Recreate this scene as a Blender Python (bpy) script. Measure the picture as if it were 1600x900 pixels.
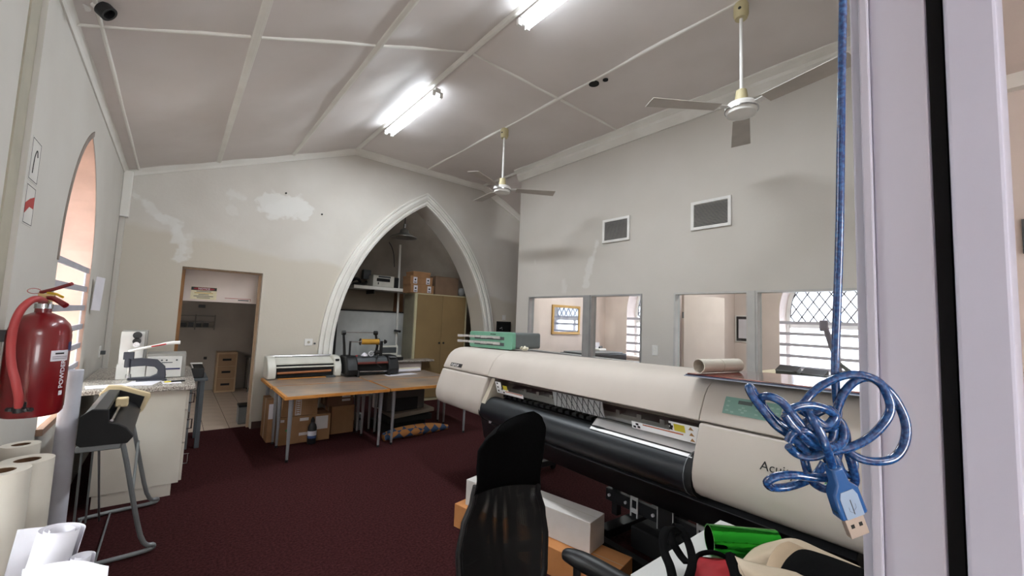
import bpy, math, random
from mathutils import Vector, Matrix
from mathutils.geometry import tessellate_polygon
for o in list(bpy.data.objects): bpy.data.objects.remove(o)
SC = bpy.context.scene; COL = SC.collection
random.seed(4)
# ---------- camera ----------
cam = bpy.data.objects.new('camera', bpy.data.cameras.new('camera')); COL.objects.link(cam); SC.camera = cam
cam.data.sensor_width = 36; cam.data.lens = 14.456; cam.data.clip_start = .02; cam.data.clip_end = 200
cam.matrix_world = Matrix(((0.77212707, -0.08091692, -0.63029536, 0), (-0.63418288, -0.03506758, -0.77238743, 0), (0.04039628, 0.99610377, -0.07839275, 1.6), (0, 0, 0, 1)))
# ---------- world, exposure ----------
SC.view_settings.view_transform = 'Standard'; SC.view_settings.look = 'None'; SC.view_settings.gamma = 1
SC.view_settings.use_curve_mapping = False; SC.view_settings.exposure = 0.76
W = bpy.data.worlds.new('overcast_sky'); SC.world = W; W.use_nodes = True
W.node_tree.nodes['Background'].inputs[0].default_value = (.965, .985, 1, 1)
W.node_tree.nodes['Background'].inputs[1].default_value = 10.5
TUBE_POWER = 30
# ---------- helpers ----------
def lin(c):
    c = c / 255
    return c / 12.92 if c <= .04045 else ((c + .055) / 1.055) ** 2.4
def rgb(c): return tuple(lin(x) for x in c) + (1,)
MATS = {}
def mat(name, c, rough=.6, metal=0, c2=None, scale=6, detail=4, bump=0, bscale=None, stretch=None, coat=0, lo=.35, hi=.65, emis=0):
    if name in MATS: return MATS[name]
    m = bpy.data.materials.new(name); m.use_nodes = True; nt = m.node_tree; b = nt.nodes['Principled BSDF']
    b.inputs['Roughness'].default_value = rough; b.inputs['Metallic'].default_value = metal
    if rough >= .9: b.inputs['Specular IOR Level'].default_value = .08
    if coat: b.inputs['Coat Weight'].default_value = coat; b.inputs['Coat Roughness'].default_value = .08
    tc = nt.nodes.new('ShaderNodeTexCoord'); mp = nt.nodes.new('ShaderNodeMapping'); nt.links.new(tc.outputs['Object'], mp.inputs[0])
    if stretch: mp.inputs['Scale'].default_value = stretch
    no = nt.nodes.new('ShaderNodeTexNoise'); no.inputs['Scale'].default_value = scale; no.inputs['Detail'].default_value = detail
    nt.links.new(mp.outputs[0], no.inputs['Vector'])
    r = nt.nodes.new('ShaderNodeValToRGB'); nt.links.new(no.outputs[0], r.inputs[0])
    if c2 is None: c2 = tuple(max(0, x * .94) for x in c)
    r.color_ramp.elements[0].position = lo; r.color_ramp.elements[1].position = hi
    r.color_ramp.elements[0].color = rgb(c2); r.color_ramp.elements[1].color = rgb(c)
    nt.links.new(r.outputs[0], b.inputs['Base Color'])
    if bump:
        n2 = nt.nodes.new('ShaderNodeTexNoise'); n2.inputs['Scale'].default_value = bscale or scale * 4; n2.inputs['Detail'].default_value = 3
        nt.links.new(mp.outputs[0], n2.inputs['Vector'])
        bp = nt.nodes.new('ShaderNodeBump'); bp.inputs['Strength'].default_value = min(1, bump); bp.inputs['Distance'].default_value = .02
        nt.links.new(n2.outputs[0], bp.inputs['Height']); nt.links.new(bp.outputs[0], b.inputs['Normal'])
    if emis:
        b.inputs['Emission Color'].default_value = rgb(c); b.inputs['Emission Strength'].default_value = emis
    MATS[name] = m; return m
def math_node(nt, op, a, b=None, clamp=False):
    n = nt.nodes.new('ShaderNodeMath'); n.operation = op; n.use_clamp = clamp
    for i, x in enumerate((a, b)):
        if x is None: continue
        if isinstance(x, (int, float)): n.inputs[i].default_value = x
        else: nt.links.new(x, n.inputs[i])
    return n.outputs[0]
def add_patches(m, segs, colour, warp=.12, wscale=9, base_colour2=None, split=None):
    """plaster filler patches: capsules around segments, edges broken up by noise"""
    nt = m.node_tree; b = nt.nodes['Principled BSDF']; cur = b.inputs['Base Color'].links[0].from_socket
    g = nt.nodes.new('ShaderNodeNewGeometry')
    no = nt.nodes.new('ShaderNodeTexNoise'); no.inputs['Scale'].default_value = wscale; no.inputs['Detail'].default_value = 6; nt.links.new(g.outputs['Position'], no.inputs['Vector'])
    wob = math_node(nt, 'SUBTRACT', no.outputs[0], .5)
    if split:
        sx = nt.nodes.new('ShaderNodeSeparateXYZ'); nt.links.new(g.outputs['Position'], sx.inputs[0])
        n3 = nt.nodes.new('ShaderNodeTexNoise'); n3.inputs['Scale'].default_value = 1.3; n3.inputs['Detail'].default_value = 5; nt.links.new(g.outputs['Position'], n3.inputs['Vector'])
        e = math_node(nt, 'ADD', math_node(nt, 'ADD', sx.outputs['Z'], math_node(nt, 'MULTIPLY', sx.outputs['X'], split[1])), math_node(nt, 'MULTIPLY', n3.outputs[0], .35))
        k = math_node(nt, 'MULTIPLY', math_node(nt, 'SUBTRACT', e, split[0]), 14, True)
        mx = nt.nodes.new('ShaderNodeMix'); mx.data_type = 'RGBA'; nt.links.new(k, mx.inputs[0])
        mx.inputs[6].default_value = rgb(base_colour2); nt.links.new(cur, mx.inputs[7])
        cur = mx.outputs[2]
    for A, B, r, s in segs:
        A, B = Vector(A), Vector(B); d = B - A; L2 = max(d.length_squared, 1e-6)
        v1 = nt.nodes.new('ShaderNodeVectorMath'); v1.operation = 'SUBTRACT'; nt.links.new(g.outputs['Position'], v1.inputs[0]); v1.inputs[1].default_value = A
        v2 = nt.nodes.new('ShaderNodeVectorMath'); v2.operation = 'DOT_PRODUCT'; nt.links.new(v1.outputs[0], v2.inputs[0]); v2.inputs[1].default_value = d / L2
        t = math_node(nt, 'MULTIPLY', v2.outputs['Value'], 1.0, True)
        v3 = nt.nodes.new('ShaderNodeVectorMath'); v3.operation = 'SCALE'; v3.inputs[0].default_value = d; nt.links.new(t, v3.inputs['Scale'])
        v4 = nt.nodes.new('ShaderNodeVectorMath'); v4.operation = 'DISTANCE'; nt.links.new(v1.outputs[0], v4.inputs[0]); nt.links.new(v3.outputs[0], v4.inputs[1])
        dist = math_node(nt, 'ADD', v4.outputs['Value'], math_node(nt, 'MULTIPLY', wob, warp * 2))
        k = math_node(nt, 'MULTIPLY', math_node(nt, 'MULTIPLY', math_node(nt, 'SUBTRACT', r, dist), 30, True), s)
        mx = nt.nodes.new('ShaderNodeMix'); mx.data_type = 'RGBA'; nt.links.new(k, mx.inputs[0]); nt.links.new(cur, mx.inputs[6]); mx.inputs[7].default_value = rgb(colour)
        cur = mx.outputs[2]
    nt.links.new(cur, b.inputs['Base Color'])
def glass(name, tint=(245, 250, 250), refl=.08, rough=.02):
    if name in MATS: return MATS[name]
    m = bpy.data.materials.new(name); m.use_nodes = True; nt = m.node_tree; nt.nodes.clear()
    o = nt.nodes.new('ShaderNodeOutputMaterial'); mx = nt.nodes.new('ShaderNodeMixShader'); t = nt.nodes.new('ShaderNodeBsdfTransparent'); g = nt.nodes.new('ShaderNodeBsdfGlossy')
    t.inputs[0].default_value = rgb(tint); g.inputs['Roughness'].default_value = rough; mx.inputs[0].default_value = refl
    nt.links.new(t.outputs[0], mx.inputs[1]); nt.links.new(g.outputs[0], mx.inputs[2]); nt.links.new(mx.outputs[0], o.inputs[0])
    MATS[name] = m; return m
class M:
    def __init__(s): s.v = []; s.f = []
    def add(s, vs, fs):
        n = len(s.v); s.v += [Vector(v) for v in vs]; s.f += [tuple(i + n for i in f) for f in fs]; return s
    def box(s, a, b, rz=0, c=None):
        x0, y0, z0 = (min(a[i], b[i]) for i in range(3)); x1, y1, z1 = (max(a[i], b[i]) for i in range(3))
        vs = [Vector(p) for p in ((x0, y0, z0), (x1, y0, z0), (x1, y1, z0), (x0, y1, z0), (x0, y0, z1), (x1, y0, z1), (x1, y1, z1), (x0, y1, z1))]
        if rz:
            c = Vector(c or ((x0 + x1) / 2, (y0 + y1) / 2, 0)); R = Matrix.Rotation(rz, 3, 'Z'); vs = [R @ (v - c) + c for v in vs]
        return s.add(vs, [(0, 3, 2, 1), (4, 5, 6, 7), (0, 1, 5, 4), (1, 2, 6, 5), (2, 3, 7, 6), (3, 0, 4, 7)])
    def cyl(s, p0, p1, r0, r1=None, n=16, caps=True):
        r1 = r0 if r1 is None else r1; p0, p1 = Vector(p0), Vector(p1); d = (p1 - p0).normalized()
        a = d.orthogonal().normalized(); b = d.cross(a)
        vs = [p + (a * math.cos(2 * math.pi * i / n) + b * math.sin(2 * math.pi * i / n)) * r for p, r in ((p0, r0), (p1, r1)) for i in range(n)]
        fs = [(i, (i + 1) % n, n + (i + 1) % n, n + i) for i in range(n)]
        if caps: fs += [tuple(range(n - 1, -1, -1)), tuple(range(n, 2 * n))]
        return s.add(vs, fs)
    def ring(s, p0, p1, ro, ri, n=24):
        """hollow cylinder"""
        p0, p1 = Vector(p0), Vector(p1); d = (p1 - p0).normalized(); a = d.orthogonal().normalized(); b = d.cross(a)
        cs = [(p0, ri), (p0, ro), (p1, ro), (p1, ri)]
        vs = [p + (a * math.cos(2 * math.pi * i / n) + b * math.sin(2 * math.pi * i / n)) * r for p, r in cs for i in range(n)]
        fs = []
        for k in range(4):
            k2 = (k + 1) % 4
            fs += [(k * n + i, k * n + (i + 1) % n, k2 * n + (i + 1) % n, k2 * n + i) for i in range(n)]
        return s.add(vs, fs)
    def tube(s, pts, r, n=8, closed=False, sub=0):
        P = [Vector(p) for p in pts]
        if sub: P = crom(P, sub, closed)
        N = len(P); rr = r if callable(r) else (lambda t: r)
        T = [((P[(i + 1) % N] - P[i - 1]) if closed or 0 < i < N - 1 else (P[1] - P[0] if i == 0 else P[-1] - P[-2])).normalized() for i in range(N)]
        a = T[0].orthogonal().normalized(); vs = []
        for i in range(N):
            a = (a - T[i] * a.dot(T[i])).normalized(); b = T[i].cross(a); R = rr(i / (N - 1))
            vs += [P[i] + (a * math.cos(2 * math.pi * k / n) + b * math.sin(2 * math.pi * k / n)) * R for k in range(n)]
        fs = [(i * n + k, i * n + (k + 1) % n, (i + 1) % N * n + (k + 1) % n, (i + 1) % N * n + k) for i in range(N if closed else N - 1) for k in range(n)]
        if not closed: fs += [tuple(range(n - 1, -1, -1)), tuple((N - 1) * n + k for k in range(n))]
        return s.add(vs, fs)
    def prism(s, poly, fn, t0, t1, holes=()):
        """poly and holes: 2D outlines; fn(a, b, t) -> 3D"""
        loops = [list(poly)] + [list(h) for h in holes]; allp = [p for l in loops for p in l]; n = len(allp)
        vs = [fn(p[0], p[1], t0) for p in allp] + [fn(p[0], p[1], t1) for p in allp]
        if holes:
            tri = tessellate_polygon([[Vector((p[0], p[1], 0)) for p in l] for l in loops]); fs = [tuple(t) for t in tri] + [tuple(i + n for i in reversed(t)) for t in tri]
        else: fs = [tuple(range(n)), tuple(range(2 * n - 1, n - 1, -1))]
        k = 0
        for l in loops:
            m = len(l); fs += [(k + i, k + (i + 1) % m, n + k + (i + 1) % m, n + k + i) for i in range(m)]; k += m
        return s.add(vs, fs)
    def lathe(s, prof, c, n=24, ax='Z'):
        c = Vector(c); vs = []
        for r, h in prof:
            for i in range(n):
                t = 2 * math.pi * i / n; u, w = r * math.cos(t), r * math.sin(t)
                vs.append(c + Vector((u, w, h) if ax == 'Z' else ((h, u, w) if ax == 'X' else (u, h, w))))
        m = len(prof); fs = [(j * n + i, j * n + (i + 1) % n, (j + 1) * n + (i + 1) % n, (j + 1) * n + i) for j in range(m - 1) for i in range(n)]
        return s.add(vs, fs)
    def grid(s, fn, nu, nv, thick=0):
        vs = [Vector(fn(i / nu, j / nv)) for j in range(nv + 1) for i in range(nu + 1)]; w = nu + 1
        fs = [(j * w + i, j * w + i + 1, (j + 1) * w + i + 1, (j + 1) * w + i) for j in range(nv) for i in range(nu)]
        return s.add(vs, fs)
    def beam(s, p0, p1, prof, side, up):
        p0, p1, side, up = Vector(p0), Vector(p1), Vector(side), Vector(up); n = len(prof)
        vs = [p + side * a + up * b for p in (p0, p1) for a, b in prof]
        return s.add(vs, [tuple(range(n)), tuple(range(2 * n - 1, n - 1, -1))] + [(i, (i + 1) % n, n + (i + 1) % n, n + i) for i in range(n)])
    def xf(s, mtx): s.v = [mtx @ v for v in s.v]; return s
def crom(P, sub, closed=False):
    out = []; N = len(P)
    for i in range(N if closed else N - 1):
        if closed: p0, p1, p2, p3 = P[i - 1], P[i], P[(i + 1) % N], P[(i + 2) % N]
        else: p0, p1, p2, p3 = P[max(i - 1, 0)], P[i], P[i + 1], P[min(i + 2, N - 1)]
        for k in range(sub):
            t = k / sub; out.append(.5 * ((2 * p1) + (p2 - p0) * t + (2 * p0 - 5 * p1 + 4 * p2 - p3) * t * t + (3 * p1 - p0 - 3 * p2 + p3) * t ** 3))
    if not closed: out.append(P[-1])
    return out
ROOT = {}
def put(name, m, material, parent=None, bevel=0, smooth=True, angle=35, bseg=2, label=None, solid=0, kind=None):
    me = bpy.data.meshes.new(name); inv = ROOT.get(parent.name, Matrix()).inverted() if parent else Matrix()
    me.from_pydata([inv @ v for v in m.v], [], m.f); me.update()
    import bmesh
    bm = bmesh.new(); bm.from_mesh(me); bmesh.ops.recalc_face_normals(bm, faces=bm.faces); bm.to_mesh(me); bm.free()
    if smooth: me.shade_smooth(); me.set_sharp_from_angle(angle=math.radians(angle))
    me.materials.append(material); o = bpy.data.objects.new(name, me); COL.objects.link(o)
    if parent: o.parent = parent; ROOT[o.name] = ROOT.get(parent.name, Matrix())
    if solid: md = o.modifiers.new('solid', 'SOLIDIFY'); md.thickness = solid; md.offset = 0
    if bevel: md = o.modifiers.new('bevel', 'BEVEL'); md.width = bevel; md.segments = bseg; md.limit_method = 'ANGLE'; md.angle_limit = math.radians(40)
    if label: o['label'] = label
    if kind: o['kind'] = kind
    return o
def thing(name, label, cat, loc=(0, 0, 0), rz=0, group=None):
    o = bpy.data.objects.new(name, None); COL.objects.link(o); o.empty_display_size = .1
    o.location = loc; o.rotation_euler = (0, 0, rz); o['label'] = label; o['category'] = cat
    if group: o['group'] = group
    ROOT[o.name] = Matrix.Translation(loc) @ Matrix.Rotation(rz, 4, 'Z'); return o
def tag(o, label, cat, group=None):
    o['label'] = label; o['category'] = cat
    if group: o['group'] = group
    return o
def struct(name, m, material, **k):
    o = put(name, m, material, **k); o['kind'] = 'structure'; return o
def dup(root, loc, label=None, rz=None):
    def rec(o, par):
        c = o.copy(); COL.objects.link(c); c.parent = par
        for ch in o.children: rec(ch, c)
        return c
    r = rec(root, None); r.location = loc
    if rz is not None: r.rotation_euler = (0, 0, rz)
    if label: r['label'] = label
    ROOT[r.name] = Matrix.Translation(loc) @ Matrix.Rotation(r.rotation_euler.z, 4, 'Z')
    return r
def text(name, body, size, mtx, material, parent, depth=.0008, warp=None, bold=0, sx=1, align='LEFT'):
    cu = bpy.data.curves.new('t', 'FONT'); cu.body = body; cu.size = size; cu.extrude = depth; cu.offset = bold; cu.align_x = align; cu.resolution_u = 3
    o = bpy.data.objects.new('t', cu); COL.objects.link(o); bpy.context.view_layer.update()
    me = bpy.data.meshes.new_from_object(o.evaluated_get(bpy.context.evaluated_depsgraph_get())); bpy.data.objects.remove(o); me.name = name
    inv = ROOT.get(parent.name, Matrix()).inverted()
    for v in me.vertices:
        c = Vector(v.co); c.x *= sx; v.co = inv @ (warp(c) if warp else mtx @ c)
    me.materials.clear(); me.materials.append(material)
    ob = bpy.data.objects.new(name, me); COL.objects.link(ob); ob.parent = parent; ROOT[ob.name] = ROOT.get(parent.name, Matrix()); return ob
def frame_m(origin, xdir, ydir):
    x = Vector(xdir).normalized(); y = Vector(ydir).normalized(); z = x.cross(y)
    return Matrix(((x.x, y.x, z.x, origin[0]), (x.y, y.y, z.y, origin[1]), (x.z, y.z, z.z, origin[2]), (0, 0, 0, 1)))
def rect(x0, y0, x1, y1): return [(x0, y0), (x1, y0), (x1, y1), (x0, y1)]
def gothic(c, w, zs, zt, z0, n=14):
    """pointed arch outline: centre c, half width w, spring height zs, tip zt, foot z0"""
    h = zt - zs; R = (w * w + h * h) / (2 * w); pts = []
    a1 = math.asin(h / R)
    right = [(c - (R - w) + R * math.cos(a1 * i / n), zs + R * math.sin(a1 * i / n)) for i in range(n + 1)]
    left = [(2 * c - x, z) for x, z in reversed(right[:-1])]
    return [(c - w, z0), (c + w, z0)] + right + left
# ---------- materials ----------
m_wall = mat('painted_plaster_greige', (208, 204, 197), .8, scale=1.2, c2=(201, 196, 188), bump=.06, bscale=30)
m_wall_end = mat('painted_plaster_end', (214, 210, 203), .8, scale=1.5, c2=(207, 202, 194), bump=.08, bscale=25)
m_wall_part = mat('painted_plaster_partition', (206, 201, 194), .75, scale=1.0, c2=(200, 195, 187), bump=.05, bscale=30)
m_ceil = mat('ceiling_board', (226, 219, 216), .55, scale=1.1, c2=(217, 209, 205), bump=.9, bscale=1.5)
m_office = mat('office_plaster', (228, 214, 206), .8, scale=2)
m_white = mat('gloss_white_paint', (236, 234, 230), .4, scale=5)
m_white2 = mat('white_moulding', (238, 236, 230), .45, scale=3, c2=(230, 227, 220))
m_carpet = mat('maroon_carpet', (90, 48, 49), .95, scale=60, c2=(50, 22, 24), bump=1, bscale=220, lo=.25, hi=.75)
m_tile = mat('ceramic_tile', (196, 178, 162), .3, scale=6)
m_grout = mat('dark_grout', (80, 66, 58), .9)
m_black = mat('black_plastic', (26, 26, 28), .45, c2=(19, 19, 21))
m_blackmatte = mat('black_matte', (18, 18, 19), .8, c2=(12, 12, 13))
m_blackmetal = mat('black_metal', (34, 35, 38), .45, .3)
m_chrome = mat('chrome', (200, 200, 202), .22, 1)
m_alu = mat('aluminium_frame', (166, 166, 166), .4, .35)
m_greymetal = mat('grey_painted_metal', (128, 131, 133), .4, .3)
m_darkgrey = mat('dark_grey_plastic', (72, 76, 79), .5)
m_cream = mat('cream_printer_shell', (194, 185, 176), .6, scale=3, c2=(188, 179, 170))
m_cream.node_tree.nodes['Principled BSDF'].inputs['Specular IOR Level'].default_value = .25
m_wood = mat('table_edge_wood', (206, 142, 66), .5, scale=8, c2=(182, 118, 50), stretch=(1, 8, 8))
m_card = mat('brown_cardboard', (160, 120, 84), .85, scale=5, c2=(146, 108, 74))
m_card2 = mat('orange_cardboard', (196, 134, 80), .85, scale=5, c2=(184, 122, 70))
m_paper = mat('white_paper', (218, 215, 222), .75, c2=(210, 207, 214))
m_label = mat('label_paper', (214, 208, 206), .7)
m_ink = mat('black_ink', (24, 22, 22), .7)
m_redink = mat('red_ink', (176, 44, 40), .6)
m_timber = mat('door_timber', (150, 108, 66), .55, scale=6, stretch=(8, 8, 1), c2=(140, 88, 40))
m_glass = glass('window_glass', refl=.006)
m_clear = glass('clear_cover', (235, 236, 236), .07, .05)
# ================= STRUCTURE =================
XL, XF1, XF2, XO, YE, XP = -.58, 2.04, 4.58, 7.2, 6.6, 4.54
def ceil_z(x): return 3.17 + (x + .62) * .4023 if x < XF1 else (4.24 if x < XF2 else 4.24 - (x - XF2) * .47)
fl = M().box((-.7, -2.6, -.1), (XO, 6.62, 0)); struct('floor', fl, m_carpet, smooth=False)
yz = lambda X: (lambda a, b, t: (X + t, a, b))
xz = lambda Y: (lambda a, b, t: (a, Y + t, b))
xy = lambda Z: (lambda a, b, t: (a, b, Z + t))
WZ = [(4.4, .655), (1.64, .655)]
holes = [gothic(4.4, .655, 1.86, 2.86, .83)]
struct('wall_left', M().prism([(2.87, 0), (YE + .2, 0), (YE + .2, 3.22), (2.87, 3.22)], yz(XL), 0, -.42, holes), m_wall, smooth=False)
struct('wall_left', M().prism([(-.2, 0), (2.87, 0), (2.87, 3.22), (-.2, 3.22)], yz(-.607), 0, -.39, [gothic(1.64, .655, 1.86, 2.86, .83)]), m_wall, smooth=False)
m_olive = mat('olive_trim_paint', (178, 172, 154), .6)
struct('trim_1', M().box((-.61, 2.73, 0), (-.600, 2.868, 3.2)), m_olive, smooth=False)
# end wall: doorway part (thin) and arch part (thick)
prof = [(-.62, 0), (1.5, 0), (1.5, ceil_z(1.5) + .03), (-.62, ceil_z(-.62) + .03)]
m_e = m_wall_end
add_patches(m_e, [((.919, 6.6, 3.12), (1.35, 6.6, 3.10), .17, .8), ((1.0, 6.6, 3.0), (1.3, 6.6, 3.17), .14, .8), ((.494, 6.6, 3.14), (.55, 6.6, 3.12), .07, .5), ((.48, 6.6, 2.93), (.52, 6.6, 2.9), .07, .35),
  ((-.56, 6.6, 2.93), (-.38, 6.6, 2.85), .045, .55), ((-.38, 6.6, 2.85), (-.22, 6.6, 2.69), .06, .6), ((-.22, 6.6, 2.69), (-.03, 6.6, 2.58), .06, .7), ((-.03, 6.6, 2.58), (.02, 6.6, 2.22), .07, .7), ((.02, 6.6, 2.5), (.06, 6.6, 2.3), .07, .4)],
  (226, 225, 221), base_colour2=(204, 197, 184), split=(2.62, -.1 * -1))
struct('wall_end', M().prism([(-.62, 0), (.04, 0), (.04, 2.11), (.915, 2.11), (.915, 0), (1.5, 0), (1.5, ceil_z(1.5) + .03), (-.62, ceil_z(-.62) + .03)], xz(YE), 0, .16), m_e, smooth=False)
arch_in = gothic(3.32, 1.42, 1.0, 3.57, -.0, 20)
ai = arch_in[2:]
outl = [(1.5, 0), (3.32 - 1.42, 0)] + [p for p in reversed(ai)] + [(3.32 + 1.42, 0), (XO, 0), (XO, ceil_z(XO) + .03), (XF2, 4.27), (XF1, 4.27), (1.5, ceil_z(1.5) + .03)]
struct('wall_end', M().prism(outl, xz(YE), 0, .45), m_e, smooth=False)
# arch moulding, three stepped bands
mo = M()
rings = [(1.42, 3.57), (1.445, 3.60), (1.475, 3.635), (1.50, 3.665), (1.53, 3.70), (1.56, 3.735), (1.59, 3.77), (1.62, 3.80)]
for (w0, zt0), (w, zt), dep in zip(rings[:-1], rings[1:], (.045, .07, .03, .062, .078, .03, .055)):
    o_ = [(3.32 + w, 0)] + gothic(3.32, w, 1.0, zt, 0, 20)[2:] + [(3.32 - w, 0)]; i_ = [(3.32 + w0, 0)] + gothic(3.32, w0, 1.0, zt0, 0, 20)[2:] + [(3.32 - w0, 0)]
    mo.prism(o_ + list(reversed(i_)), xz(YE), 0, -dep)
struct('trim_2', mo, m_white2, smooth=False)
# ceiling
cp = [(-.62, 3.17), (XF1, 4.24), (XF2, 4.24), (XO + .1, ceil_z(XO + .1))]
cp = cp + [(x, z + .06) for x, z in reversed(cp)]
cm = M()
for (xa, xb, n) in ((-.62, XF1, 22), (XF1, XF2, 20), (XF2, XO + .1, 6)):
    cm.grid(lambda u, v, xa=xa, xb=xb: (xa + (xb - xa) * u, -.2 + 6.82 * v, (3.17 + (xa + (xb - xa) * u + .62) * .4023 if xb <= XF1 else (4.24 if xb <= XF2 else 4.24 - (xa + (xb - xa) * u - XF2) * .47)) + .010 * math.sin(5.3 * v * 6 + 2 * u * 7) * math.sin(math.pi * u * max(1, round((xb - xa) / 1.0))) * (1 if xb <= XF2 else 0)), n, 44)
ceiling = struct('ceiling', cm, m_ceil, solid=.04)
def cstrip(x0, y0, x1, y1, w=.028, h=.012, dz=0, name='cover_strip'):
    m = M(); p0 = Vector((x0, y0, ceil_z(x0) - .028 + dz)); p1 = Vector((x1, y1, ceil_z(x1 - 1e-4) - .028 + dz)); d = (p1 - p0).normalized()
    side = d.cross(Vector((0, 0, 1))).normalized(); up = side.cross(d)
    m.beam(p0, p1, [(-w, .03), (-w * .8, -h * .2), (-w * .4, -h), (w * .4, -h), (w * .8, -h * .2), (w, .03)], side, up)
    return put(name, m, m_white2, ceiling, smooth=False)
cstrip(XF1, -.2, XF1, 6.58, .04, .03)
for x in (.29, 1.15, 3.29): cstrip(x, -.2, x, 6.58, .02 if x > 3 else .036, .008 if x > 3 else .006)
cstrip(-.46, -.2, -.46, 6.55, .012, .006)
cstrip(4.50, 0, 4.50, 6.5, .03, .02)
for (a, b) in ((-.58, .26), (.32, 1.12), (1.18, 2.0), (2.08, 3.26), (3.32, 4.48)):
    for y in (3.31, .6): cstrip(a, y, b, y, .014, .007)
# holes left in the ceiling by a removed fitting
for (p, r) in (((3.339, 2.821, 4.2), .055), ((3.372, 2.691, 4.2), .028)):
    put('cable_hole', M().lathe([(r, .012), (r * 1.02, -.002), (0, -.002)], (p[0], p[1], 4.205)), m_blackmatte, ceiling)
# cornices
cov = [(0, 0), (0, -.1), (.015, -.1), (.03, -.075), (.075, -.03), (.1, -.015), (.1, 0)]
def cornice(name, pts, side, profile=cov, sl=(1, 1), mt=None):
    m = M()
    for a, b in zip(pts[:-1], pts[1:]):
        m.beam(a, b, [(s * sl[0], u * sl[1]) for s, u in profile], side, (0, 0, 1))
    return struct(name, m, mt or m_white2, smooth=False)
cornice('trim_3', [(-.58, YE, 3.20), (XF1, YE, 4.235), (XF2 - .04, YE, 4.235), (5.6, YE, 3.76)], (0, -1, 0))
cornice('trim_4', [(XL, 2.86, 3.21), (XL, YE, 3.21)], (1, 0, 0), sl=(.6, .75))
cornice('trim_4', [(-.607, -.1, 3.2), (-.607, 2.87, 3.2)], (1, 0, 0), sl=(.6, .75))
cornice('trim_5', [(XP, .1, 4.235), (XP, 5.47, 4.235)], (-1, 0, 0), [(0, 0), (0, -.19), (.02, -.19), (.035, -.16), (.07, -.11), (.07, -.075), (.1, -.05), (.14, -.03), (.14, 0)])
# partition wall with four openings
part_z = (1.12, 2.0)
wins = [(3.905, 5.10), (2.965, 3.79), (1.72, 2.535), (.25, 1.655)]
add_patches(m_wall_part, [((XP, 3.70, 2.76), (XP, 3.79, 2.5), .035, .6), ((XP, 3.8, 2.5), (XP, 3.9, 2.15), .075, .55), ((XP, 4.33, 2.22), (XP, 4.31, 2.08), .06, .4), ((XP, 4.99, 2.6), (XP, 4.98, 2.54), .018, .6)], (222, 220, 216), warp=.06, wscale=14)
pw = struct('wall_right', M().prism([(.04, 0), (5.42, 0), (5.42, 4.25), (.04, 4.25)], yz(XP), 0, .12, [rect(a, part_z[0], b, part_z[1]) for a, b in wins]), m_wall_part, smooth=False)
m_gl = m_glass
for i, (a, b) in enumerate(wins):
    z0, z1 = part_z; t = .02
    w = M().prism(rect(a, z0, b, z1), yz(XP), -.012, .1, [rect(a + t, z0 + t, b - t, z1 - t)])
    f = struct('window_%d' % (i + 3), w, m_alu if i < 2 else mat('light_frame', (196, 194, 190), .45), smooth=False)
    put('pane', M().box((XP + .05, a + t, z0 + t), (XP + .055, b - t, z1 - t)), m_gl, f, smooth=False)
struct('trim_6', M().box((XP - .02, 3.79, 1.12), (XP + .12, 3.905, 2.0)), m_alu, smooth=False)
struct('trim_7', M().box((XP - .02, 1.655, 1.12), (XP + .12, 1.72, 2.0)), mat('light_frame', (196, 194, 190), .45), smooth=False)
# outer wall with two gothic windows, offices behind the partition
oh = [gothic(c, .655, 1.86, 2.86, .98) for c in (4.4, 1.64)]
struct('wall_outer', M().prism([(-.2, 0), (6.7, 0), (6.7, 3.3), (-.2, 3.3)], yz(XO), 0, .42, oh), m_office, smooth=False)
struct('wall_office_end', M().box((4.92, 5.6, 0), (XO + .2, 5.72, 3.3)).box((XP + .12, 5.30, 0), (4.98, 5.42, 4.2)).box((4.92, 5.42, 0), (4.98, 5.6, 3.3)), m_office, smooth=False)
struct('wall_office_divider', M().box((XP + .12, 2.95, 0), (XO, 3.05, 3.0)), m_office, smooth=False)
struct('wall_office_side', M().box((XP + .12, -.1, 0), (XO + .2, .04, 3.2)), m_office, smooth=False)
struct('ceiling', M().box((XP + .12, -.1, 2.95), (XO + .3, 5.30, 3.0)).box((4.98, 5.30, 2.95), (XO + .3, 5.6, 3.0)), m_office, smooth=False)
# unseen fill lights added to brighten the two offices
for (x, y, e) in ((5.8, 4.3, 22), (5.7, 1.5, 17)):
    l = bpy.data.lights.new('office_fill_light', 'AREA'); l.shape = 'RECTANGLE'; l.size = .3; l.size_y = 1.2; l.energy = e; l.color = (1, .96, .92); lo = bpy.data.objects.new('office_fill_light', l); COL.objects.link(lo); lo.location = (x, y, 2.9)
l = bpy.data.lights.new('lobby_fill_light', 'AREA'); l.size = .6; l.energy = 5; l.color = (.95, .95, 1); lo = bpy.data.objects.new('lobby_fill_light', l); COL.objects.link(lo); lo.location = (.2, -1.4, 2.8)  # unseen fill light added in the lobby
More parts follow.
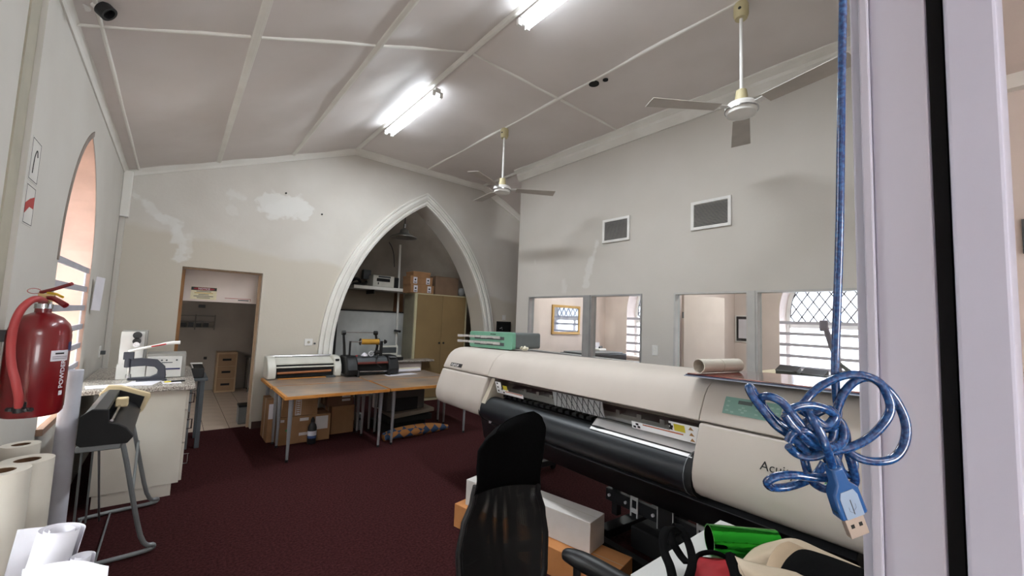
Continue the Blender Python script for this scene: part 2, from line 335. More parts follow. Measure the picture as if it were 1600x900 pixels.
# wall beside the entrance, jamb and the room beyond
struct('wall_front', M().box((.745, .03, 0), (XP + .12, .115, 4.25)), m_wall, smooth=False)
m_jamb = mat('entrance_frame_paint', (180, 179, 192), .45, scale=2, c2=(175, 174, 187))
m_jamb2 = mat('door_leaf_paint', (184, 184, 200), .4, scale=2, c2=(179, 179, 195))
d1 = struct('door_1', M().box((.62, .052, 0), (.74, .099, 2.6)), m_jamb, smooth=False, bevel=.002)
put('door_stop', M().box((.612, .099, 0), (.74, .1075, 2.6)), m_jamb, d1, smooth=False, bevel=.0015)
put('frame_lip', M().box((.625, .1075, 0), (.74, .118, 2.6)), m_jamb, d1, smooth=False, bevel=.002)
put('rubber_seal', M().box((.640, .0405, 0), (.70, .0525, 2.6)), m_blackmatte, d1, smooth=False)
lf = put('door_leaf', M().box((.615, .0005, 0), (1.42, .0375, 2.6), rz=-.01, c=(.615, .0375, 0)), m_jamb2, d1, smooth=False, bevel=.003)
struct('wall_lobby', M().box((3.0, -2.6, 0), (3.12, .04, 2.85)), m_office, smooth=False)
struct('trim_8', M().box((2.95, -2.6, 2.78), (3.0, .04, 2.86)), m_white2, smooth=False)
struct('trim_9', M().box((2.985, -.6, 2.0), (3.0, -.036, 2.16)), m_darkgrey, smooth=False)
struct('wall_lobby', M().box((-1.62, -2.6, 0), (-1.5, -.2, 2.85)), m_office, smooth=False)
struct('wall_lobby', M().prism(rect(-1.62, 0, 3.12, 2.85), xz(-2.72), 0, .12, [rect(-.3, 1.1, .9, 2.1)]), m_office, smooth=False)
struct('wall_lobby', M().box((-1.5, -.32, 0), (-.61, -.2, 3.2)), m_office, smooth=False)
struct('ceiling', M().box((-1.62, -2.72, 2.85), (3.12, .05, 2.9)), m_office, smooth=False)
struct('wall_front', M().box((-.61, -.32, 2.85), (XP + .12, -.2, 4.3)), m_wall, smooth=False)
struct('wall_front', M().box((-1.0, -.2, 2.6), (.74, -.1, 4.25)), m_wall, smooth=False)
# back room seen through the doorway
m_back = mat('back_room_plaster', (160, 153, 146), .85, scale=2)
sl = struct('floor', M().box((-1.4, 6.76, -.1), (1.49, 10.1, -.004)), m_grout, smooth=False)
me0 = None
for i in range(9):
    for j in range(12):
        x = -1.24 + i * .278; y = 6.765 + j * .278
        if x + .27 > 1.48: continue
        if me0 is None:
            me0 = put('tile', M().box((.003, .003, -.006), (.274, .274, .001)), m_tile, sl, smooth=False); me0.location = (x, y, 0); t0 = me0
        else:
            c = t0.copy(); COL.objects.link(c); c.parent = sl; c.location = (x, y, 0)
struct('floor', M().box((.04, 6.6, -.05), (.915, 6.77, .0)), m_carpet, smooth=False)
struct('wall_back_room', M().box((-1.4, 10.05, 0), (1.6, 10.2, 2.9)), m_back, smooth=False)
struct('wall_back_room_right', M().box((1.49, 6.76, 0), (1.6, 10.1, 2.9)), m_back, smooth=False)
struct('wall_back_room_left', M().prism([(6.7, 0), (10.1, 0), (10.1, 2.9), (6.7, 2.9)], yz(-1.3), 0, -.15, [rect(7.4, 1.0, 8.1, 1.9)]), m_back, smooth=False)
struct('ceiling', M().box((-1.4, 6.7, 2.8), (1.6, 10.2, 2.9)), m_back, smooth=False)
hd = struct('wall_bulkhead', M().box((-1.2, 6.84, 1.686), (1.49, 6.92, 2.8)), m_office, smooth=False)
mat('pale_timber', (196, 168, 140), .6, scale=8, stretch=(8, 8, 1))
d2 = struct('door_2', M().box((.04, 6.70, 0), (.075, 6.755, 2.08)), m_timber, smooth=False)
put('head_jamb', M().box((.04, 6.70, 2.09), (.915, 6.755, 2.11)), MATS['pale_timber'], d2, smooth=False)
put('side_jamb', M().box((.885, 6.70, 0), (.915, 6.755, 2.08)), MATS['pale_timber'], d2, smooth=False)
# recess behind the arch
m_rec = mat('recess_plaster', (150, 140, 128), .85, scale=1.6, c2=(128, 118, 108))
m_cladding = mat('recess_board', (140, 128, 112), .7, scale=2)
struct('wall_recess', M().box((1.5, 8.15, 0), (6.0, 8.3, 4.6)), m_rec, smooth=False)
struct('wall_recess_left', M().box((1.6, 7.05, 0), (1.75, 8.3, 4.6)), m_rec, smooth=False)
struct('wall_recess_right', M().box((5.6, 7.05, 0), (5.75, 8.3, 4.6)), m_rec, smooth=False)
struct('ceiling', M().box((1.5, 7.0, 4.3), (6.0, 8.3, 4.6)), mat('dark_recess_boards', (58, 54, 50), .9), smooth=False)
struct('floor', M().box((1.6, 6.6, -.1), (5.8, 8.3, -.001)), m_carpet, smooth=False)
# left corner box and pipe
dp = struct('trim_10', M().box((-.578, 6.50, 2.62), (-.50, 6.6, 3.16)), m_white2, smooth=False, bevel=.004)
struct('trim_11', M().box((-.578, 6.53, .0), (-.53, 6.6, 2.62)), m_wall, smooth=False, bevel=.004)
# baseboards of the recess / end wall
struct('baseboard_end', M().box((.93, 6.585, 0), (1.68, 6.6, .09)), mat('brown_skirting', (70, 44, 34), .6), smooth=False)
# yard outside the left windows; pale wall added to cut the daylight
struct('ground_outside', M().box((-6, -3, -.3), (-1.01, 10, -.12)), mat('pale_concrete', (176, 168, 158), .8), smooth=False)
struct('wall_daylight_screen', M().box((-3.6, -3, -.12), (-3.4, 10, 2.7)), mat('daylight_screen_plaster', (212, 202, 194), .8, scale=2), smooth=False)
# ================= GOTHIC WINDOWS =================
m_bar = mat('window_bar_paint', (190, 188, 198), .45)
m_lead = mat('lead_came', (96, 96, 100), .6)
m_sill = mat('brown_sill_tile', (150, 118, 96), .35, c2=(128, 98, 80))
m_frost = glass('diamond_pane', (250, 252, 255), .06, .1); m_frost_dim = glass('dimmed_diamond_pane', (186, 186, 192), .05, .1); m_glass_dim = glass('dimmed_window_glass', (212, 210, 216), .02, .05)  # dim panes: tint darkened to hold back daylight in the office windows
def clip_convex(poly, clip):
    out = poly
    for i in range(len(clip)):
        a, b = clip[i], clip[(i + 1) % len(clip)]; inp, out = out, []
        def side(p): return (b[0] - a[0]) * (p[1] - a[1]) - (b[1] - a[1]) * (p[0] - a[0])
        for k in range(len(inp)):
            p, q = inp[k], inp[(k + 1) % len(inp)]; sp, sq = side(p), side(q)
            if sp >= 0: out.append(p)
            if sp * sq < 0: t = sp / (sp - sq); out.append((p[0] + (q[0] - p[0]) * t, p[1] + (q[1] - p[1]) * t))
        if len(out) < 3: return []
    return out
def gothic_window(idx, X, s, yc, z0, leads, bars=True):
    """X inner wall face, s = outward direction"""
    xg = X + s * .33; w = .655
    outer = gothic(yc, w, 1.86, 2.86, z0); inner = gothic(yc, w - .05, 1.84, 2.78, z0 + .05)
    f = struct('window_%d' % idx, M().prism(outer, yz(xg), -.025, .025, [inner]), m_white, smooth=False)
    put('transom', M().box((xg - .025, yc - w + .04, 1.66), (xg + .025, yc + w - .04, 1.72)), m_white, f, smooth=False)
    for y in (yc - .2, yc + .2) if False else (yc,): put('mullion', M().box((xg - .02, y - .03, z0 + .04), (xg + .02, y + .03, 1.67)), m_white, f, smooth=False)
    for a, b in ((yc - w + .05, yc - .03), (yc + .03, yc + w - .05)):
        put('pane', M().box((xg - .003, a, z0 + .05), (xg + .003, b, 1.66)), m_glass if s < 0 else m_glass_dim, f, smooth=False)
    clip = [(yc - w + .05, 1.72), (yc + w - .05, 1.72)] + gothic(yc, w - .05, 1.84, 2.78, z0, 10)[2:]
    clip = [p for i, p in enumerate(clip) if i < 2 or p[1] > 1.73]
    dw, dh = .15, .23; came = M()
    for i in range(-6, 7):
        for j in range(-1, 11):
            cy = yc + i * dw + (dw / 2 if j % 2 else 0); cz = 1.72 + j * dh / 2
            d = [(cy - dw / 2, cz), (cy, cz - dh / 2), (cy + dw / 2, cz), (cy, cz + dh / 2)]
            q = clip_convex(d, clip)
            if len(q) < 3: continue
            if leads == 1:
                put('diamond_pane', M().prism(q, yz(xg), -.002, .002), m_frost if s < 0 else m_frost_dim, f, smooth=False)
            for k in range(len(q)):
                a, b = q[k], q[(k + 1) % len(q)]
                if math.dist(a, b) > .02 and (a[1] - b[1]) * (a[0] - b[0]) != 0: came.cyl((xg, a[0], a[1]), (xg, b[0], b[1]), .010 if s > 0 else .0075, n=4, caps=False)
    if leads != 1: put('leaded_light', M().prism(clip, yz(xg), -.002, .002), m_frost, f, smooth=False)
    put('lead_came', came, m_lead, f, smooth=False, kind='stuff')
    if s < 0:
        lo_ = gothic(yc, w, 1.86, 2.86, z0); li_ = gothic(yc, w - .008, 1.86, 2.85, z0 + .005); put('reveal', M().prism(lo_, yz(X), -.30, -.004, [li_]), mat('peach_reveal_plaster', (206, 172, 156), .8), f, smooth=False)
    if bars:
        for k in range(7 if z0 < .9 else 6):
            z = 1.875 - .158 * k if s < 0 else 1.735 - .165 * k
            if z < z0 + .03: continue
            put('burglar_bar', M().box((X + s * .012, yc - w + .0, z - .022), (X + s * .024, yc + w - .0, z + .022)), m_bar, f, smooth=False)
        if s < 0: put('bar_upright', M().box((X + s * .024, yc + w - .045, z0 + .02), (X + s * .034, yc + w - .02, 1.88)), m_bar, f, smooth=False)
    sf = put('sill', M().box((X - s * .03, yc - w - .02, z0 - .035), (X + s * .33, yc + w + .02, z0 + .004)), m_sill if s < 0 else m_office, f, smooth=False)
    return f
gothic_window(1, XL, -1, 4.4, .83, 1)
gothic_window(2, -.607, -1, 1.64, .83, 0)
gothic_window(7, XO, 1, 4.4, .98, 1)
gothic_window(8, XO, 1, 1.64, .98, 1)
# strip along the left window arch, its shadow edge painted dark
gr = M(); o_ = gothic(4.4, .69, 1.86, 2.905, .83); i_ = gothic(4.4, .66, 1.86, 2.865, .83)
o_ = [p for p in o_[2:] if p[0] <= 4.405]; i_ = [p for p in i_[2:] if p[0] <= 4.405]; gr.prism(o_ + list(reversed(i_)), yz(XL), 0, .006); struct('trim_12', gr, mat('arch_shadow_paint', (146, 134, 126), .8), smooth=False)
# ================= LEFT SIDE =================
# fire extinguisher
m_red = mat('extinguisher_red', (124, 22, 28), .3, coat=.4, c2=(114, 17, 23))
m_hose = mat('red_rubber_hose', (172, 62, 62), .5)
cx, cy = -.455, 2.775
t = thing('fire_extinguisher', 'red powder fire extinguisher with red hose hanging on the left wall by the window', 'extinguisher', (cx, cy, 1.10))
put('cylinder', M().lathe([(0, 1.10), (.088, 1.10), (.098, 1.115), (.098, 1.125), (.1, 1.13), (.1, 1.45), (.098, 1.457), (.099, 1.465), (.09, 1.50), (.066, 1.53), (.035, 1.547), (.027, 1.55), (.027, 1.58), (0, 1.58)], (cx, cy, 0), 40), m_red, t, angle=50)
put('valve', M().cyl((cx, cy, 1.575), (cx, cy, 1.62), .02, .017).box((cx - .02, cy - .012, 1.60), (cx + .03, cy + .012, 1.635)), mat('brass', (150, 128, 92), .35, .9), t)
put('collar', M().cyl((cx, cy, 1.568), (cx, cy, 1.59), .03), m_chrome, t)
d = Vector((.73, -.55, 0)).normalized()
hp = [Vector((cx, cy, 1.64)) + d * -.02, Vector((cx, cy, 1.655)) + d * .03, Vector((cx, cy, 1.685)) + d * .11]
put('handle', M().tube(hp, .008), m_red, t)
put('handle', M().tube([Vector((cx, cy, 1.62)) + d * -.01, Vector((cx, cy, 1.615)) + d * .04, Vector((cx, cy, 1.585)) + d * .095], lambda u: .008 + .005 * u), m_red, t)
put('safety_pin', M().tube([Vector((cx, cy, 1.64)) + d * .01, Vector((cx, cy - .012, 1.635)) + d * .05, Vector((cx, cy - .012, 1.622)) + d * .08], .0055), mat('yellow_plastic', (206, 172, 40), .4), t)
put('pull_ring', M().tube([Vector((cx, cy, 1.645)) + d * (-.05 + .03 * math.cos(a)) + Vector((0, 0, .012 * math.sin(a))) for a in [k * math.pi / 6 for k in range(12)]], .0014, 5, closed=True), m_redink, t)
hs = [(-0.4418, 2.586, 1.609), (-0.4551, 2.546, 1.6), (-0.4739, 2.527, 1.563), (-0.4877, 2.531, 1.501), (-0.4909, 2.542, 1.419), (-0.4828, 2.543, 1.343), (-0.4658, 2.536, 1.28), (-0.4535, 2.545, 1.214), (-0.4529, 2.562, 1.171)]
put('hose', M().tube([(cx, cy, 1.60)] + hs, .0135, 12, sub=5), m_hose, t)
br = Vector((-0.4514, 2.569, 1.159))
put('hose_clip', M().cyl(br - Vector((0, 0, .012)), br + Vector((0, 0, .028)), .018), m_black, t)
dv = Vector((.772, -.634, .04))
put('strap', M().tube([br - dv * .05, br, br + dv * .05], .009, 6).cyl(br - dv * .034 + Vector((0, -.012, 0)), br - dv * .034 + Vector((0, 0, 0)), .006).cyl(br + dv * .03 + Vector((0, -.012, 0)), br + dv * .03, .006), m_black, t)
def cylwarp(cx, cy, r, a0, z0, rot=False):
    def f(c):
        u, v = (c.x, c.y) if not rot else (-c.y, c.x)
        a = a0 + u / r; rr = r + .0006 + c.z
        return Vector((cx + rr * math.cos(a), cy + rr * math.sin(a), z0 + v))
    return f
def curved_patch(a0, a1, z0, z1, r, off=.0008):
    return M().grid(lambda u, v: (cx + (r + off) * math.cos(a0 + (a1 - a0) * u), cy + (r + off) * math.sin(a0 + (a1 - a0) * u), z0 + (z1 - z0) * v), 8, 1)
A = math.radians
lb = put('label', curved_patch(A(-58), A(-16), 1.338, 1.385, .1), m_paper, t, label='white inspection label')
put('label_corner', curved_patch(A(-18), A(8), 1.38, 1.42, .1), mat('blue_label', (60, 66, 110), .5), t, label='blue corner of the label')
text('lettering', 'POWDER', .030, None, m_paper, t, .0003, cylwarp(cx, cy, .1, A(-22), 1.215, True), bold=.0006)
put('white_mark', curved_patch(A(-32), A(-22), 1.185, 1.205, .1, .0009), m_paper, t)
for a0, a1, z0 in ((-50, -30, 1.368), (-55, -20, 1.356), (-55, -20, 1.348)): put('print_line', curved_patch(A(a0), A(a1), z0, z0 + (.007 if z0 > 1.36 else .002), .101, .001), m_ink, lb)
put('bracket', M().box((-.606, cy - .02, 1.42), (cx - .09, cy + .02, 1.47)).box((-.606, cy - .02, 1.25), (-.59, cy + .02, 1.50)), m_black, t, smooth=False)
# wall signs on the left wall
for nm, z0, z1, ya, kind in (('extinguisher_sign', 2.17, 2.38, 2.905, 0), ('extinguisher_sign', 1.96, 2.155, 2.905, 1)):
    s = thing(nm, ['upper white wall sign with a thin black outline on the left wall', 'lower white wall sign with a red arrow on the left wall above the extinguisher'][kind], 'sign', (XL, ya, z0), group='signs above the extinguisher')
    yb = ya + .16
    put('plate', M().box((XL, ya, z0), (XL + .002, yb, z1)), mat('sign_plate_offwhite', (220, 216, 210), .6), s, smooth=False)
    put('outline', M().prism(rect(ya + .006, z0 + .006, yb - .006, z1 - .006), yz(XL + .002), 0, .0006, [rect(ya + .009, z0 + .009, yb - .009, z1 - .009)]), m_ink, s, smooth=False)
    if kind: put('red_arrow', M().prism([(ya + .012, z0 + .05), (ya + .08, z0 + .09), (ya + .15, z0 + .09), (ya + .15, z0 + .15), (ya + .08, z0 + .13), (ya + .012, z0 + .10)], yz(XL + .002), 0, .0008), m_redink, s, smooth=False)
    else: put('hook_symbol', M().tube([(XL + .003, ya + .05, z0 + .04), (XL + .003, ya + .06, z0 + .12), (XL + .003, ya + .09, z0 + .16), (XL + .003, ya + .11, z0 + .13)], .002, 5, sub=4), m_ink, s)
# card hanging in the window side
c = tag(put('notice_card', M().box((-.005, 0, -.15), (.0, .10, .15)), m_paper, bevel=.001), 'white card with a small red mark leaning by the left window', 'card'); c.location = (-0.56, 5.172, 1.691); c.rotation_euler = (A(-4), 0, A(-28))
# CCTV camera on the sloping ceiling
cc = Vector((-0.4126, 3.089, 3.187)); zc = ceil_z(cc.x)
t = thing('security_camera', 'white tubular security camera with black lens hood on the ceiling, top left', 'camera', (cc.x, cc.y, cc.z))
dd = (Vector((-0.4126, 3.089, 3.187)) - Vector((-0.5431, 3.119, 3.302))).normalized()
put('body', M().cyl(cc - dd * .18, cc - dd * .02, .034, n=20), m_white, t, bevel=.004)
put('lens_hood', M().ring(cc - dd * .03, cc + dd * .012, .043, .03).cyl(cc - dd * .03, cc - dd * .015, .04), m_black, t)
put('stripe', M().cyl(cc - dd * .12, cc - dd * .11, .0345, n=20), m_darkgrey, t)
q = cc - dd * .14; put('bracket', M().cyl(q, (q.x, q.y + .02, ceil_z(q.x) - .005), .012).cyl((q.x, q.y + .02, ceil_z(q.x) - .02), (q.x, q.y + .02, ceil_z(q.x) + .02), .035), m_white, t)
# base cabinet with worktop
t = thing('base_cabinet', 'white base cabinet with side facing the room under a granite worktop', 'cabinet', (-.12, 5.2, 0))
put('carcass', M().box((-.40, 4.60, .10), (.145, 6.02, .885)), mat('cabinet_laminate', (212, 205, 194), .5, scale=3, c2=(205, 197, 185)), t, bevel=.002, smooth=False)
put('plinth', M().box((-.38, 4.61, 0), (.10, 6.0, .10)), MATS['cabinet_laminate'], t, smooth=False)
for y0, y1, z0, z1 in ((4.62, 5.3, .11, .42), (4.62, 5.3, .43, .70), (4.62, 5.3, .71, .87), (5.32, 6.0, .11, .87)):
    dwr = put('drawer' if y1 < 5.5 else 'door', M().box((.146, y0, z0), (.165, y1, z1)), MATS['cabinet_laminate'], t, bevel=.002, smooth=False)
    put('handle', M().tube([(.165, (y0 + y1) / 2 - .30, (z0 + z1) / 2 + .05), (.20, (y0 + y1) / 2 - .30, (z0 + z1) / 2 + .05), (.20, (y0 + y1) / 2 - .30, (z0 + z1) / 2 - .03), (.165, (y0 + y1) / 2 - .30, (z0 + z1) / 2 - .03)], .007, 6), m_chrome, dwr)
m_granite = mat('grey_granite', (196, 188, 178), .25, scale=90, c2=(112, 102, 96), lo=.4, hi=.6, detail=2)
wt = tag(put('granite_worktop', M().box((-.56, 4.555, .888), (.20, 6.1, .925)), m_granite, bevel=.005), 'speckled grey granite worktop under the hole punch by the left wall', 'worktop')
# pale machine in two parts behind the press
t = thing('badge_machine', 'white bench machine with tall upright panel and grey box, on the granite worktop', 'machine', (-.15, 5.2, .925))
m_mach = mat('machine_white', (214, 212, 208), .4); m_machs = mat('machine_grey_side', (150, 148, 142), .5)
put('upright', M().box((-.345, 5.15, .925), (-.17, 5.30, 1.365)), m_machs, t, bevel=.004)
put('front_panel', M().box((-.352, 5.135, .925), (-.19, 5.15, 1.355)), m_mach, t, bevel=.003)
put('base_box', M().box((-.36, 5.13, .925), (-.16, 5.32, 1.06)), m_mach, t, bevel=.004)
put('control_box', M().box((-.16, 5.14, .925), (.13, 5.42, 1.15)), m_machs, t, bevel=.004)
pn = put('control_panel', M().box((-.155, 5.13, .93), (.10, 5.14, 1.125)), m_mach, t, bevel=.003)
put('slot', M().box((-.02, 5.127, 1.00), (.09, 5.131, 1.015)), mat('navy_plastic', (44, 48, 92), .5), pn)
for x, z in ((-.05, 1.09), (-.015, 1.09), (-.05, .95), (-.015, .95), (.06, 1.09)): put('button', M().cyl((x, 5.126, z), (x, 5.131, z), .008, n=10), m_darkgrey, pn)
put('print_line', M().box((-.05, 5.128, 1.064), (.03, 5.131, 1.072)), m_darkgrey, pn)
put('screw_head', M().cyl((-.24, 5.13, 1.325), (-.24, 5.10, 1.325), .032).cyl((-.24, 5.10, 1.27), (-.24, 5.12, 1.27), .03), m_black, t)
put('dial', M().cyl((-.24, 5.09, 1.24), (-.24, 5.11, 1.24), .024), m_chrome, t)
# hand lever press in front
t = thing('lever_press', 'dark C-shaped hand lever press with white and red handle on the granite worktop', 'press', (-.15, 4.98, .925))
m_iron = mat('cast_iron_blue_black', (48, 50, 60), .5)
Cpts = [(-.27, 1.125), (-.19, 1.13), (-.08, 1.115), (-.02, 1.05), (-.01, .98), (-.01, .935), (-.27, .935), (-.27, .96), (-.12, .962), (-.075, .985), (-.07, 1.02), (-.095, 1.05), (-.16, 1.06), (-.27, 1.055)]
put('frame', M().prism(Cpts, xz(4.96), 0, .035), m_iron, t, bevel=.006)
put('ram', M().cyl((-.265, 4.975, .985), (-.265, 4.975, 1.16), .012).cyl((-.265, 4.975, .96), (-.265, 4.975, .99), .02), m_chrome, t)
put('ram_housing', M().cyl((-.275, 4.975, 1.05), (-.275, 4.975, 1.13), .025).box((-.31, 4.955, 1.12), (-.24, 4.995, 1.185)), m_iron, t, bevel=.004)
lv = put('lever', M().tube([(-.28, 4.97, 1.19), (-.2, 4.96, 1.215), (-.1, 4.95, 1.24), (0, 4.94, 1.265), (.07, 4.94, 1.27)], lambda u: .011 + .004 * (u > .6), 8, sub=4), m_white, t)
put('red_inlay', M().tube([(-.13, 4.938, 1.233), (-.07, 4.932, 1.247), (-.03, 4.93, 1.257)], .0065, 6), m_redink, lv)
put('base_plate', M().box((-.21, 4.93, .9255), (.0, 5.02, .938)), m_iron, t, bevel=.002)
# knife and papers on the worktop
t = thing('cutter_knife', 'yellow and black craft knife lying on the granite worktop', 'knife', (.0, 4.82, .93), 0)
put('grip', M().box((.03, 4.80, .927), (.13, 4.822, .94), rz=A(12)), m_black, t, bevel=.003)
put('nose', M().box((-.015, 4.787, .927), (.03, 4.805, .937), rz=A(12)), mat('knife_yellow', (214, 196, 40), .5), t, bevel=.002)
put('blade', M().box((-.04, 4.784, .929), (-.012, 4.796, .930), rz=A(12)), m_chrome, t)
for i, (x, y, w, d_, r, lbl) in enumerate(((-.50, 4.66, .24, .17, 8, 'white sheet of paper at the left end of the granite worktop'), (-.27, 4.70, .21, .26, -14, 'white sheet of paper on the worktop before the lever press'), (-.03, 4.72, .13, .16, 5, 'white sheet of paper beneath the craft knife on the worktop'))):
    tag(put('paper_sheet', M().box((x, y, .9255 + i * .0003), (x + w, y + d_, .9268 + i * .0002), rz=A(r)), m_paper, smooth=False), lbl, 'paper', 'papers on the granite worktop')
# small dark device left of machine, sockets
t = thing('power_socket', 'white wall socket with a grey plug in the far left corner', 'socket', (-.575, 6.2, 1.1)); put('plate', M().box((-.58, 6.14, 1.03), (-.57, 6.26, 1.15)), m_white, t, bevel=.002); put('plug', M().box((-.57, 6.18, 1.06), (-.53, 6.22, 1.1)), m_darkgrey, t, bevel=.004)
# vinyl cutter on its stand
t = thing('vinyl_cutter', 'black desktop vinyl cutter with cream end plate on a grey tubular stand', 'cutter', (-.2, 3.9, .77))
prof = [(-.372, .79), (-.37, .945), (-.321, .983), (-.25, .975), (-.244, .9), (-.2, .885), (-.165, .86), (-.128, .805), (-.154, .768), (-.355, .775)]
put('end_plate', M().prism(prof, xz(3.42), 0, .03), m_blackmatte, t, bevel=.004)
cr = [(-.365, .945), (-.36, .975), (-.25, 1.0), (-.10, .94), (-.09, .90), (-.125, .80), (-.154, .768), (-.355, .775)]
prof2 = [(-.362, .80), (-.362, .94), (-.321, .972), (-.262, .967), (-.262, .94), (-.31, .93), (-.31, .82), (-.2, .80)]
put('top_housing', M().prism(prof2, xz(3.45), 0, .80), mat('charcoal_plastic', (48, 50, 52), .45), t, bevel=.003)
put('platen', M().prism([(-.245, .88), (-.2, .878), (-.165, .855), (-.135, .81), (-.16, .775), (-.30, .78), (-.30, .87)], xz(3.45), 0, .80), m_blackmetal, t, angle=60)
put('far_end_plate', M().prism([(-.372, .79), (-.37, .945), (-.33, 1.0), (-.26, .995), (-.09, .925), (-.085, .90), (-.12, .80), (-.154, .768), (-.355, .775)], xz(4.25), 0, .05), mat('cream_abs', (216, 196, 156), .5), t, bevel=.004)
put('inner_shadow_plate', M().prism([(-.35, .80), (-.34, .93), (-.26, .965), (-.12, .905), (-.14, .82)], xz(4.225), 0, .025), m_blackmatte, t)
put('tool_carriage', M().box((-.26, 3.92, .895), (-.195, 4.0, .955)), MATS['cream_abs'], t, bevel=.008)
put('guide_rail', M().cyl((-.235, 3.45, .905), (-.235, 4.23, .905), .008), m_chrome, t)
t = thing('tubular_stand', 'grey tubular stand with splayed legs carrying the vinyl cutter', 'stand', (-.2, 3.95, 0))
for y, s in ((3.5, 0), (4.2, 1)):
    put('side_frame', M().tube([(-.37, y, .74), (-.33, y + .04, .74), (-.20, y + .03, .74), (-.17, y + .05, .70), (-.05, y + .10 * (1 + s * .8), .13), (.02, y + .12 + s * .13, .045), (-.02, y + .12 + s * .13, .02), (-.24, y + .10 + s * .13, .02), (-.42, y + .09 + s * .10, .02)], .0135, 10, sub=5), m_greymetal, t)
    put('top_plate', M().box((-.375, y - .055, .735), (-.18, y - .02, .77)), m_greymetal, t, bevel=.006)
put('brace', M().tube([(-.11, 3.59, .42), (-.13, 4.30, .56)], .008, 8), m_greymetal, t)
for p0, p1 in (((-.35, 3.50, .74), (-.36, 3.62, .02)), ((-.36, 4.12, .74), (-.37, 4.3, .02)), ((-.28, 3.50, .74), (-.30, 4.30, .02))): put('strut', M().cyl(p0, p1, .006, n=8), m_greymetal, t)
put('cross_tube', M().cyl((-.4, 3.6, .02), (-.4, 4.4, .02), .008, n=8).cyl((-.25, 3.60, .02), (-.25, 4.4, .02), .006, n=8), m_greymetal, t)
# vertical rolls at the left
m_roll = mat('white_media_roll', (222, 216, 204), .6, c2=(216, 209, 196)); m_core = mat('cardboard_core', (104, 78, 58), .9)
for (p, r, L, lbl) in (((-0.4324, 2.7, 0.9229), .081, 'x', 'tall cream media roll standing upright, middle of the left-hand rolls'), ((-0.4685, 2.521, 0.9382), .079, 'x', 'nearest tall white media roll cut off by the left edge'), ((-0.5084, 3.008, 0.9212), .064, 'x', 'white media roll standing behind the others under the extinguisher')):
    t = thing('media_roll', lbl, 'roll', (p[0], p[1], 0), group='media rolls standing along the left wall')
    put('wound_media', M().ring((p[0], p[1], 0.0), (p[0], p[1], p[2]), r, r * .5, 40), m_roll, t)
    put('core', M().ring((p[0], p[1], 0.001), (p[0], p[1], p[2] - .002), r * .5, r * .44, 32), m_core, t)
p = (-0.4756, 3.914, 0.664)
t = thing('cardboard_tube', 'slim pale tube standing against the wall under the left window', 'tube', (p[0], p[1], 0)); put('tube_wall', M().ring((p[0], p[1], 0), (p[0], p[1], 1.16), .05, .046, 24), mat('pale_blue_white', (214, 214, 224), .5), t)
# loosely rolled papers and sheets at bottom left
def scroll(r0, turns, h, open_=.0): return lambda u, v: ((r0 * (1 - .55 * u)) * math.cos(turns * 2 * math.pi * u), (r0 * (1 - .55 * u)) * math.sin(turns * 2 * math.pi * u), h * v)
p = (-0.2592, 2.132, 0.7931)
s = put('paper_roll', M().grid(scroll(.062, 2.6, .42), 70, 2), m_paper, solid=.0012); s.location = (p[0] - .05, p[1] - .0, p[2] - .40); s.rotation_euler = (A(-2), A(9), 0)
tag(s, 'loosely rolled white paper standing at the bottom left corner', 'paper')
s = put('paper_sheet', M().grid(lambda u, v: (.17 * (u - .5), .04 * math.cos(3.0 * (u - .5)), .45 * v), 14, 2), m_paper, solid=.001); p = (-0.2987, 2.298, 0.7494); s.location = (p[0] - .06, p[1] + .02, p[2] - .44); s.rotation_euler = (0, A(8), A(-30))
tag(s, 'upright white sheet leaning behind the loosely rolled paper', 'paper')
p = (-0.1807, 2.115, 0.7127)
s = put('paper_roll', M().grid(scroll(.034, 1.8, .3), 50, 2), m_paper, solid=.001); s.location = (p[0] - .02, p[1], p[2] - .30); s.rotation_euler = (0, A(4), 0)
tag(s, 'second rolled white paper with curled top behind the front sheet', 'paper')
s = put('paper_sheet', M().grid(lambda u, v: (.28 * (u - .5), .03 * math.sin(4 * u), .32 * v + .03 * u), 14, 2), m_paper, solid=.001); p = (-0.1872, 1.89, 0.8153); s.location = (p[0], p[1], p[2] - .365); s.rotation_euler = (0, 0, A(-38))
tag(s, 'front white sheet at the bottom left edge of the room', 'paper')
# crate the papers stand in
t = thing('paper_bin', 'low pale bin holding the rolled papers at the bottom left', 'bin', (-.26, 2.0, 0)); put('shell', M().prism(rect(-.56, 1.70, -.02, 2.38), xy(0), 0, .24, [rect(-.54, 1.72, -.04, 2.36)]), m_white, t, smooth=False)
put('bottom', M().box((-.54, 1.72, .0), (-.04, 2.36, .015)), m_white, t, smooth=False)
# cables on the floor by the wall
tag(put('loose_cable', M().tube([(-.56, 4.5, .5), (-.54, 4.42, .32), (-.5, 4.46, .12), (-.49, 4.35, .01), (-.46, 4.2, .01), (-.42, 4.1, .01)], .005, 6, sub=6), m_black), 'black cable drooping to the floor under the left window', 'cable')
tag(put('wall_trunking', M().box((-.578, 3.6, .05), (-.54, 4.52, .14)), m_white2, bevel=.003), 'white cable trunking low on the left wall under the window', 'trunking')
